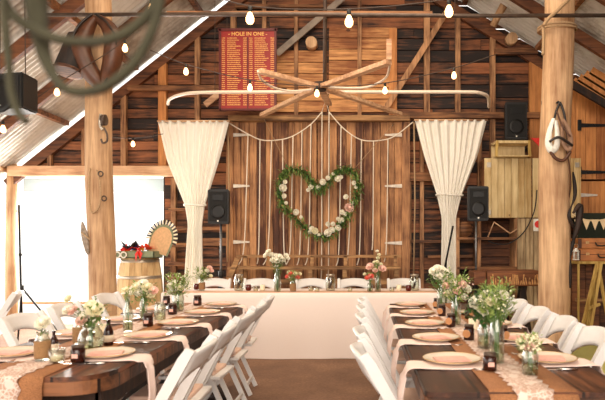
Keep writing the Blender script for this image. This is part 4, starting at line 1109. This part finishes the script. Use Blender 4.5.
o = MB().tube(spline([P(537, 190, 8.2), P(534, 212, 8.2), P(524, 232, 8.2), P(510, 243, 8.22), P(498, 244, 8.25), P(488, 241, 8.3)]), .009, 5).build('black_cord', 'blackmetal'); tag(o, 'black cord looping down across the shelf from the cupboard', 'cord')
# carved slab bench
t = thing('slab_bench', 'thick carved timber slab table with bark face right of the loudspeaker', 'table', (P(503, 0, 7.5).x, 7.5, 0))
def rq(px): return P(px, 0, 7.5).x - t.location.x
zt = P(0, 270, 7.5).z; zb = P(0, 285, 7.5).z
m = MB(); m.b2((rq(484), -.2, zb), (rq(537), .2, zt), .012); m.build('slab', 'carved', t); MB().b2((rq(471), -.19, zb + .01), (rq(483.5), .2, zt - .01), .02).build('end_block', 'carved', t)
m = MB(); rg = random.Random(8); x = rq(487)
while x < rq(534):
    h = rg.uniform(.04, .13); m.bar((x, -.205, zb + .02), (x + rg.uniform(-.02, .02), -.205, zb + .02 + h), .012, .012, (0, 1, 0)); x += rg.uniform(.018, .03)
m.build('carving', 'carvedlight', t)
for px in (488, 520):
    m = MB(); m.bar((rq(px - 5), 0, 0), (rq(px + 3), 0, zb), .08, .12); m.bar((rq(px + 10), 0, 0), (rq(px + 2), 0, zb), .06, .1); m.build('leg', 'darkwood', t)

# right alcove: shelf, suitcases, bunting, lantern, easel
t = thing('alcove_shelf', 'dark wooden shelf table in the alcove right of the thick post', 'shelf', (P(600, 0, 8.1).x, 8.1, 0))
def ra(px): return P(px, 0, 8.1).x - t.location.x
z = P(0, 262, 8.1).z; MB().b2((ra(572), -.2, z - .02), (ra(630), .3, z + .015), .004).build('top_board', 'yellowwood', t)
for px in (574, 628): MB().b2((ra(px) - .012, -.18, 0), (ra(px) + .012, -.155, z - .02)).build('leg', 'yellowwood', t)
z3 = P(0, 299, 8.1).z; MB().b2((ra(572), -.16, z3 - .02), (ra(630), -.12, z3 + .02)).build('rail', 'oldbench', t)
m = MB()
for i in range(8): m.b2((ra(572) + i * .1, .28, .05), (ra(572) + i * .1 + .09, .3, z - .03))
m.build('back_planks', 'rafter', t)
zs = z + .016
def suitcase(px0, px1, z0, h, label, y):
    xa = P(px0, 0, 8.0).x; xb = P(px1, 0, 8.0).x; t = thing('suitcase', label, 'suitcase', ((xa + xb) / 2, y, z0)); W = (xb - xa) / 2
    MB().box((0, 0, h / 2), (2 * W, .34, h), None, .015).build('shell', plain('tan_leather', (.72, .46, .26), .5, var=.2, scale=10), t)
    MB().box((0, 0, h * .55), (2 * W + .004, .345, .008)).build('seam', 'leather', t)
    MB().tube(spline([(-.07, -.17, h * .6), (-.06, -.2, h * .35), (0, -.205, h * .3), (.06, -.2, h * .35), (.07, -.17, h * .6)]), .01, 6).build('handle', 'blackleather', t)
    for s in (-1, 1): MB().box((s * W * .6, -.173, h * .6), (.045, .01, .035), None, .002).build('latch', 'gold', t)
    for sx in (-1, 1): MB().box((sx * (W - .02), -.16, h / 2), (.045, .03, h * .9), None, .006).build('corner', 'leather', t)
    return t
h1 = P(0, 249, 8.0).z - zs
suitcase(577, 628, zs, h1, 'larger tan leather suitcase on the alcove shelf, under the other', 8.15); suitcase(578, 622, zs + h1 + .002, .145, 'brown leather suitcase on top of the larger tan one', 8.15)
struct(MB().b2((P(574, 0, 8.6).x, 8.6, P(0, 262, 8.6).z), (P(640, 0, 8.6).x, 8.63, P(0, 213, 8.6).z)).build('trim_alcove_back', plain('dark_green_board', (.13, .16, .10), .8)))
t = thing('bunting', 'cream triangular bunting strung across the alcove above the suitcases', 'bunting', (0, 7.9, 0))
def rg2(px, py): p = P(px, py, 7.9); return Vector((p.x, 0, p.z))
sw = spline([rg2(572, 214), rg2(582, 219), rg2(594, 220.5), rg2(606, 219), rg2(622, 212)], 6); m = MB(); m.tube(sw, .011, 5); m.build('string', 'creamflag', t)
for k in range(6):
    px = 578 + 8.5 * k; a = rg2(px - 4, 219.5); b = rg2(px + 4, 219.5); c = rg2(px, 230); m = MB(); m.prism([(a.x, a.z), (b.x, b.z), (c.x, c.z)], -.004, .0); m.build('flag', 'creamflag', t)
c = P(576, 262, 7.85); t = thing('small_lantern', 'small white metal lantern hanging beside the right post', 'lantern', (c.x, 7.85, P(0, 260, 7.85).z))
MB().lathe([(.045, 0), (.045, .012)], seg=8).build('base', 'brasswhite', t)
for k in range(4): MB().tube([(.035 * math.cos(R(45 + 90 * k)), .035 * math.sin(R(45 + 90 * k)), .01), (.035 * math.cos(R(45 + 90 * k)), .035 * math.sin(R(45 + 90 * k)), .11)], .006, 5).build('corner_rod', 'brasswhite', t)
MB().lathe([(.05, .11), (.02, .15), (.01, .16)], seg=8).build('roof', 'brasswhite', t); MB().tube([(.03 * math.cos(a), 0, .185 + .03 * math.sin(a)) for a in [i * math.pi / 6 for i in range(13)]], .004, 5).build('ring', 'zinc', t)
MB().tube([(0, 0, .21), (-.06, -.3, .55)], .003, 5).build('cord', 'rope', t)
t = thing('easel', 'yellow wooden folding easel leaning in the right alcove', 'easel', (P(597, 0, 7.2).x, 7.2, 0))
def re(px, py, dy=0): p = P(px, py, 7.2 + dy); return Vector((p.x - t.location.x, dy, max(p.z, .0)))
top = re(597.5, 262)
for name_, e in (('front_leg', Vector((re(574, 350).x, -.1, 0))), ('front_leg', Vector((re(590, 350).x + .02, .25, 0))), ('rear_leg', Vector((re(617, 350).x, .12, 0)))): MB().bar(top, e, .028, .038, bev=.004).build(name_, 'yellowwood', t)
MB().bar(re(585, 309), re(600, 304), .03, .035).build('cross_bar', 'yellowwood', t); MB().bar(re(601, 262), re(590, 330), .035, .045).build('upright', 'yellowwood', t)
# vine branch on right side of the post
o = MB().tube(spline([P(573, 172, 6.45), P(575, 195, 6.4), P(569, 215, 6.35), P(575, 232, 6.4), P(571, 250, 6.4), P(570, 268, 6.38), P(570, 288, 6.38)]), [.008 + .014 * abs(math.sin(i * .35)) for i in range(37)], 7).build('dry_branch', 'darkwood'); tag(o, 'dark twisted dry branch fixed down the right edge of the thick post', 'branch')
o = MB().tube(spline([P(573, 213, 6.32), P(580, 206, 6.36), P(578, 226, 6.36), P(573, 240, 6.36)]), [.01 + .03 * math.sin(math.pi * i / 18) for i in range(19)], 7).build('bark_strip', 'darkwood'); tag(o, 'curled dark bark piece on the right edge of the thick post', 'bark')
# yellow-green mat
o = MB().b2((2.05, 5.3, 0.0), (4.4, 8.0, .018)).build('grass_mat', 'grass'); tag(o, 'yellow-green grass mat on the floor behind the right-hand chairs', 'mat')

# bridle on right post
t = thing('bridle', 'old horse bridle with pale blinkers hanging on the thick right post', 'bridle', P(558, 102, 6.28))
def rbr(px, py, dy=0.): return P(px, py, 6.26) - t.location + Vector((0, dy, 0))
MB().lathe([(.012, 0), (.012, .05)], (0, .04, 0), 8, Matrix.Rotation(R(90), 4, 'X')).build('nail', 'blackmetal', t)
MB().tube(spline([rbr(560, 102), rbr(556, 112), rbr(553, 125), rbr(549, 140)]), .013, 6).build('strap', 'blackleather', t); MB().tube(spline([rbr(560, 102), rbr(564, 113), rbr(566, 126), rbr(568, 140)]), .013, 6).build('strap', 'blackleather', t)
MB().tube(spline([rbr(553, 119, -.02), rbr(549, 130, -.03), rbr(547, 143, -.04), rbr(550, 151, -.05), rbr(555, 147, -.05), rbr(556, 134, -.04), rbr(555, 121, -.02)]), [.022 + .02 * math.sin(math.pi * i / 36) for i in range(37)], 8, flat=.6).build('blinker', 'brasswhite', t)
MB().tube(spline([rbr(562, 120, -.02), rbr(567, 130, -.03), rbr(569, 142, -.04), rbr(567, 150, -.05), rbr(562, 144, -.05), rbr(561, 132, -.04), rbr(562, 122, -.02)]), [.02 + .016 * math.sin(math.pi * i / 36) for i in range(37)], 8, flat=.6).build('blinker', 'paleleather', t)
MB().tube(spline([rbr(547, 143, -.08), rbr(556, 139, -.1), rbr(570, 147, -.08)]), .014, 6).build('browband', 'blackleather', t)
MB().tube(spline([rbr(549, 152, -.05), rbr(554, 159, -.05), rbr(562, 161, -.05), rbr(569, 152, -.05)]), .018, 6).build('noseband', 'leather', t)
MB().tube(spline([rbr(556, 112, -.03), rbr(560, 126, -.06), rbr(568, 138, -.08)]), .009, 6).build('cheek_strap', 'leather', t)
for px in (550, 566): MB().tube([rbr(px, 148, -.06) + Vector((.025 * math.cos(a), 0, .025 * math.sin(a))) for a in [i * math.pi / 6 for i in range(13)]], .006, 5).build('ring', 'zinc', t)
MB().tube(spline([rbr(566, 150), rbr(571, 165, .05), rbr(574, 185, .1), rbr(573, 200, .15)]), .008, 5).build('rein', 'leather', t)
# horse collar on left post
t = thing('horse_collar', 'large brown leather horse collar hanging on the slimmer left log post', 'horse collar', P(98, 14, 6.2))
def rc(px, py, dy=0.): return P(px, py, 6.2) - t.location + Vector((0, dy, 0))
n_ = 8
lp = spline([rc(96, 17), rc(87, 30), rc(82, 48, -.03), rc(87, 66, -.02), rc(98, 82), rc(104, 86)], n_); MB().tube(lp, [.035 + .07 * math.sin(math.pi * i / (len(lp) - 1)) for i in range(len(lp))], 10).build('side_pad', 'leather', t)
rp = spline([rc(96, 17), rc(107, 26), rc(115, 42, -.03), rc(113, 62, -.02), rc(107, 78), rc(104, 86)], n_); MB().tube(rp, [.035 + .065 * math.sin(math.pi * i / (len(rp) - 1)) for i in range(len(rp))], 10).build('side_pad', 'leather', t)
l3 = spline([rc(94, 16, -.05), rc(82, 30, -.09), rc(76, 50, -.1), rc(84, 70, -.07), rc(102, 88, -.04)], n_); MB().tube(l3, .014, 6).build('hame', 'blackleather', t)
r3 = spline([rc(98, 16, -.05), rc(111, 26, -.09), rc(120, 44, -.1), rc(115, 66, -.07), rc(105, 88, -.04)], n_); MB().tube(r3, .014, 6).build('hame', 'darkwood', t)
MB().ball(tuple(rc(111, 65, -.08)), .05, 2, (.5, .4, 1)).build('pale_oval', 'tag', t)  # small pale tan oval on the right pad
# bucket
c = P(68, 72, 6.15); t = thing('wooden_bell', 'dark tapered wooden bucket hanging upside down left of the horse collar', 'bucket', c); t.rotation_euler = (R(-14), R(7), 0)
MB().lathe([(.14, 0), (.145, .01), (.10, .40), (.095, .42), (0, .42)], seg=18).build('body', 'darkwood', t); MB().lathe([(.125, -.004), (.15, -.004), (.15, .02), (.125, .02)], seg=18).build('rim', 'beam', t); MB().tube(spline([(-.06, 0, .42), (0, 0, .47), (.06, 0, .42)]), .012, 6).build('handle', 'leather', t)
MB().tube([(0, 0, .46), (.0, .08, .66)], .008, 5).build('cord', 'rope', t)
# hook and pulley on left post
t = thing('pulley_hook', 'rusty iron pulley and hook hanging on the slimmer left log post', 'pulley', P(103, 112, 6.3))
def rh(px, py, dy=0.): return P(px, py, 6.3) - t.location + Vector((0, dy, 0))
MB().lathe([(.06, -.02), (.06, .02)], tuple(rh(104, 120)), 14, Matrix.Rotation(R(90), 4, 'Y')).build('wheel', 'darkpipe', t)
MB().tube(spline([rh(101, 114), rh(100, 124), rh(103, 130)]), .018, 6).build('bracket', 'zinc', t)
MB().tube(spline([rh(104, 128), rh(107, 134), rh(107, 141), rh(103, 143), rh(101, 139)]), .011, 6).build('hook', 'darkpipe', t)
t = thing('wall_ring', 'two iron rings on bolts with a dangling rope loop, low on the left log post', 'ring', P(101, 174, 6.33))
def ri(px, py, dy=0.): return P(px, py, 6.33) - t.location + Vector((0, dy, 0))
for (px, py) in ((101, 174), (104.5, 198.5)): MB().tube([ri(px, py, -.01) + Vector((.026 * math.cos(a), 0, .026 * math.sin(a))) for a in [i * math.pi / 6 for i in range(13)]], .008, 5).build('ring', 'darkpipe', t)
MB().tube(spline([ri(90, 168), ri(89.5, 190, -.01), ri(91, 210, -.01), ri(96, 212, -.02), ri(101, 203, -.02), ri(101, 185, -.02), ri(97, 170)]), .009, 5).build('rope_loop', 'rope', t)
# thing on the side of left post
t = thing('dried_bundle', 'small tied bundle of dried stalks hanging on the left side of the slim post', 'bundle', P(88, 222, 6.35))
rg = random.Random(6); m = MB()
for k in range(9):
    a = P(82 + rg.uniform(-1, 1), 222 + rg.uniform(-1, 4), 6.4) - t.location; b = P(86 + rg.uniform(-2, 3), 252 + rg.uniform(-8, 3), 6.38) - t.location; mid = a.lerp(b, .5) + Vector((rg.uniform(-.02, .03), 0, 0)); m.tube(spline([a, mid, b], 4), [.01] + [.016] * 7 + [.006], 5)
m.build('stalks', plain('dried_stalk', (.62, .56, .50), .9, var=.3), t); MB().tube([P(81, 232, 6.36) - t.location, P(90, 240, 6.3) - t.location], .008, 5).build('tie', 'rope', t)
# speaker top left
c = P(16, 112, 5.4); t = speaker(-12, 77, 37, 112, 5.4, 'black box loudspeaker hung under the roof at the top left', R(-12))
for s in (-1, 1): MB().tube([(s * .14, 0, .3), (s * .12, 0, roofz(c.x + s * .12) - c.z - .05)], .005, 5).build('chain', 'cable', t)

# bent cane hoops close to the lens
t = thing('cane_hoops', 'grey-green bent cane hoops hanging close in the top left corner', 'hoop decoration', P(60, -60, .65))
def rn_(px, py, Y=.65): return P(px, py, Y) - t.location
MB().tube(spline([rn_(0, -40), rn_(3, -5), rn_(12, 14), rn_(32, 28), rn_(55, 38), rn_(82, 42), rn_(110, 39, .62), rn_(133, 28, .62), rn_(152, 8, .62), rn_(165, -25, .62)]), .0056, 8).build('hoop', 'vinewood', t)
lp = spline([rn_(34, -30, .7), rn_(36, 5, .7), rn_(40, 35, .68), rn_(47, 62, .67), rn_(62, 86), rn_(84, 92), rn_(110, 84, .63), rn_(135, 62, .62), rn_(153, 28, .62), rn_(163, -10, .62), rn_(170, -40, .62)]); L_ = len(lp)
MB().tube(lp, [(.0185 - .013 * min(1, i / (L_ * .36))) for i in range(L_)], 8, flat=.9).build('hoop', 'vinewood', t)
MB().tube(spline([rn_(6, -40, .62), rn_(4, -5, .62), rn_(6, 35, .62), rn_(9, 65, .62), rn_(11, 90, .62), rn_(18, 112, .62), rn_(27, 122, .62)]), .0044, 8).build('strip', 'vinewood', t)
MB().tube([rn_(0, -40), rn_(80, -90), rn_(168, -38, .62)], .004, 6).build('spreader', 'vinewood', t)
MB().tube([rn_(80, -90), Vector((0, 0, roofz(t.location.x) - t.location.z))], .002, 5).build('cord', 'cable', t)

# ------------------------------------------------------------------ festoon lights
def mk_bulb():
    t = thing('light_bulb', '', 'light bulb')
    MB().lathe([(.014, .0), (.015, -.035), (.012, -.04)], seg=10).build('socket', 'blackplastic', t)
    MB().lathe([(.012, -.04), (.02, -.058), (.028, -.08), (.027, -.1), (.017, -.116), (.0, -.121)], seg=14).build('globe', 'bulb', t)
    return t
bulb = mk_bulb()
strings = [(4.6, [(190, -14), (250, 6), (349, 9), (449, -1), (530, -20)], [(250, 6, 'over the honour board'), (349, 9, 'at the top centre'), (449, -1, 'right of the top centre')], 'nearest high festoon cable across the roof space'),
           (6.3, [(150, 50), (186, 64), (250, 80), (317, 86), (385, 83), (454, 68), (497, 54)], [(186, 64, 'left of the honour board'), (250, 80, 'in front of the honour board rows'), (317, 86, 'at the hoist hub'), (385, 83, 'at the right rod of the hoist'), (454, 68, 'above the right curtain')], 'festoon cable sagging behind the tie pole across the middle'),
           (5.8, [(-20, 128), (3, 121), (57, 84), (125, 40), (151, 0), (165, -30)], [(3, 121, 'at the left edge of the frame'), (57, 84, 'below the dark bucket'), (125, 40, 'right of the horse collar'), (151, 0, 'above the cane hoops')], 'festoon cable climbing along the left roof slope'),
           (8.0, [(108, 137), (133, 138), (163, 134)], [(133, 138, 'low on the boards right of the left post')], 'short festoon cable between the left post and the wall stud')]
for Y, pts, bl, lab in strings:
    o = MB().tube(spline([P(x, y, Y) for x, y in pts], 6), .005, 5).build('festoon_cable', 'cable'); tag(o, lab, 'cable')
    for (x, y, d) in bl:
        b_ = inst(bulb, USED, f'glowing filament bulb {d}', P(x, y, Y) - Vector((0, 0, .004)), 0, 'festoon bulbs')
        sc_ = 1.15 if Y < 5 else .95; b_.scale = (sc_, sc_, sc_)
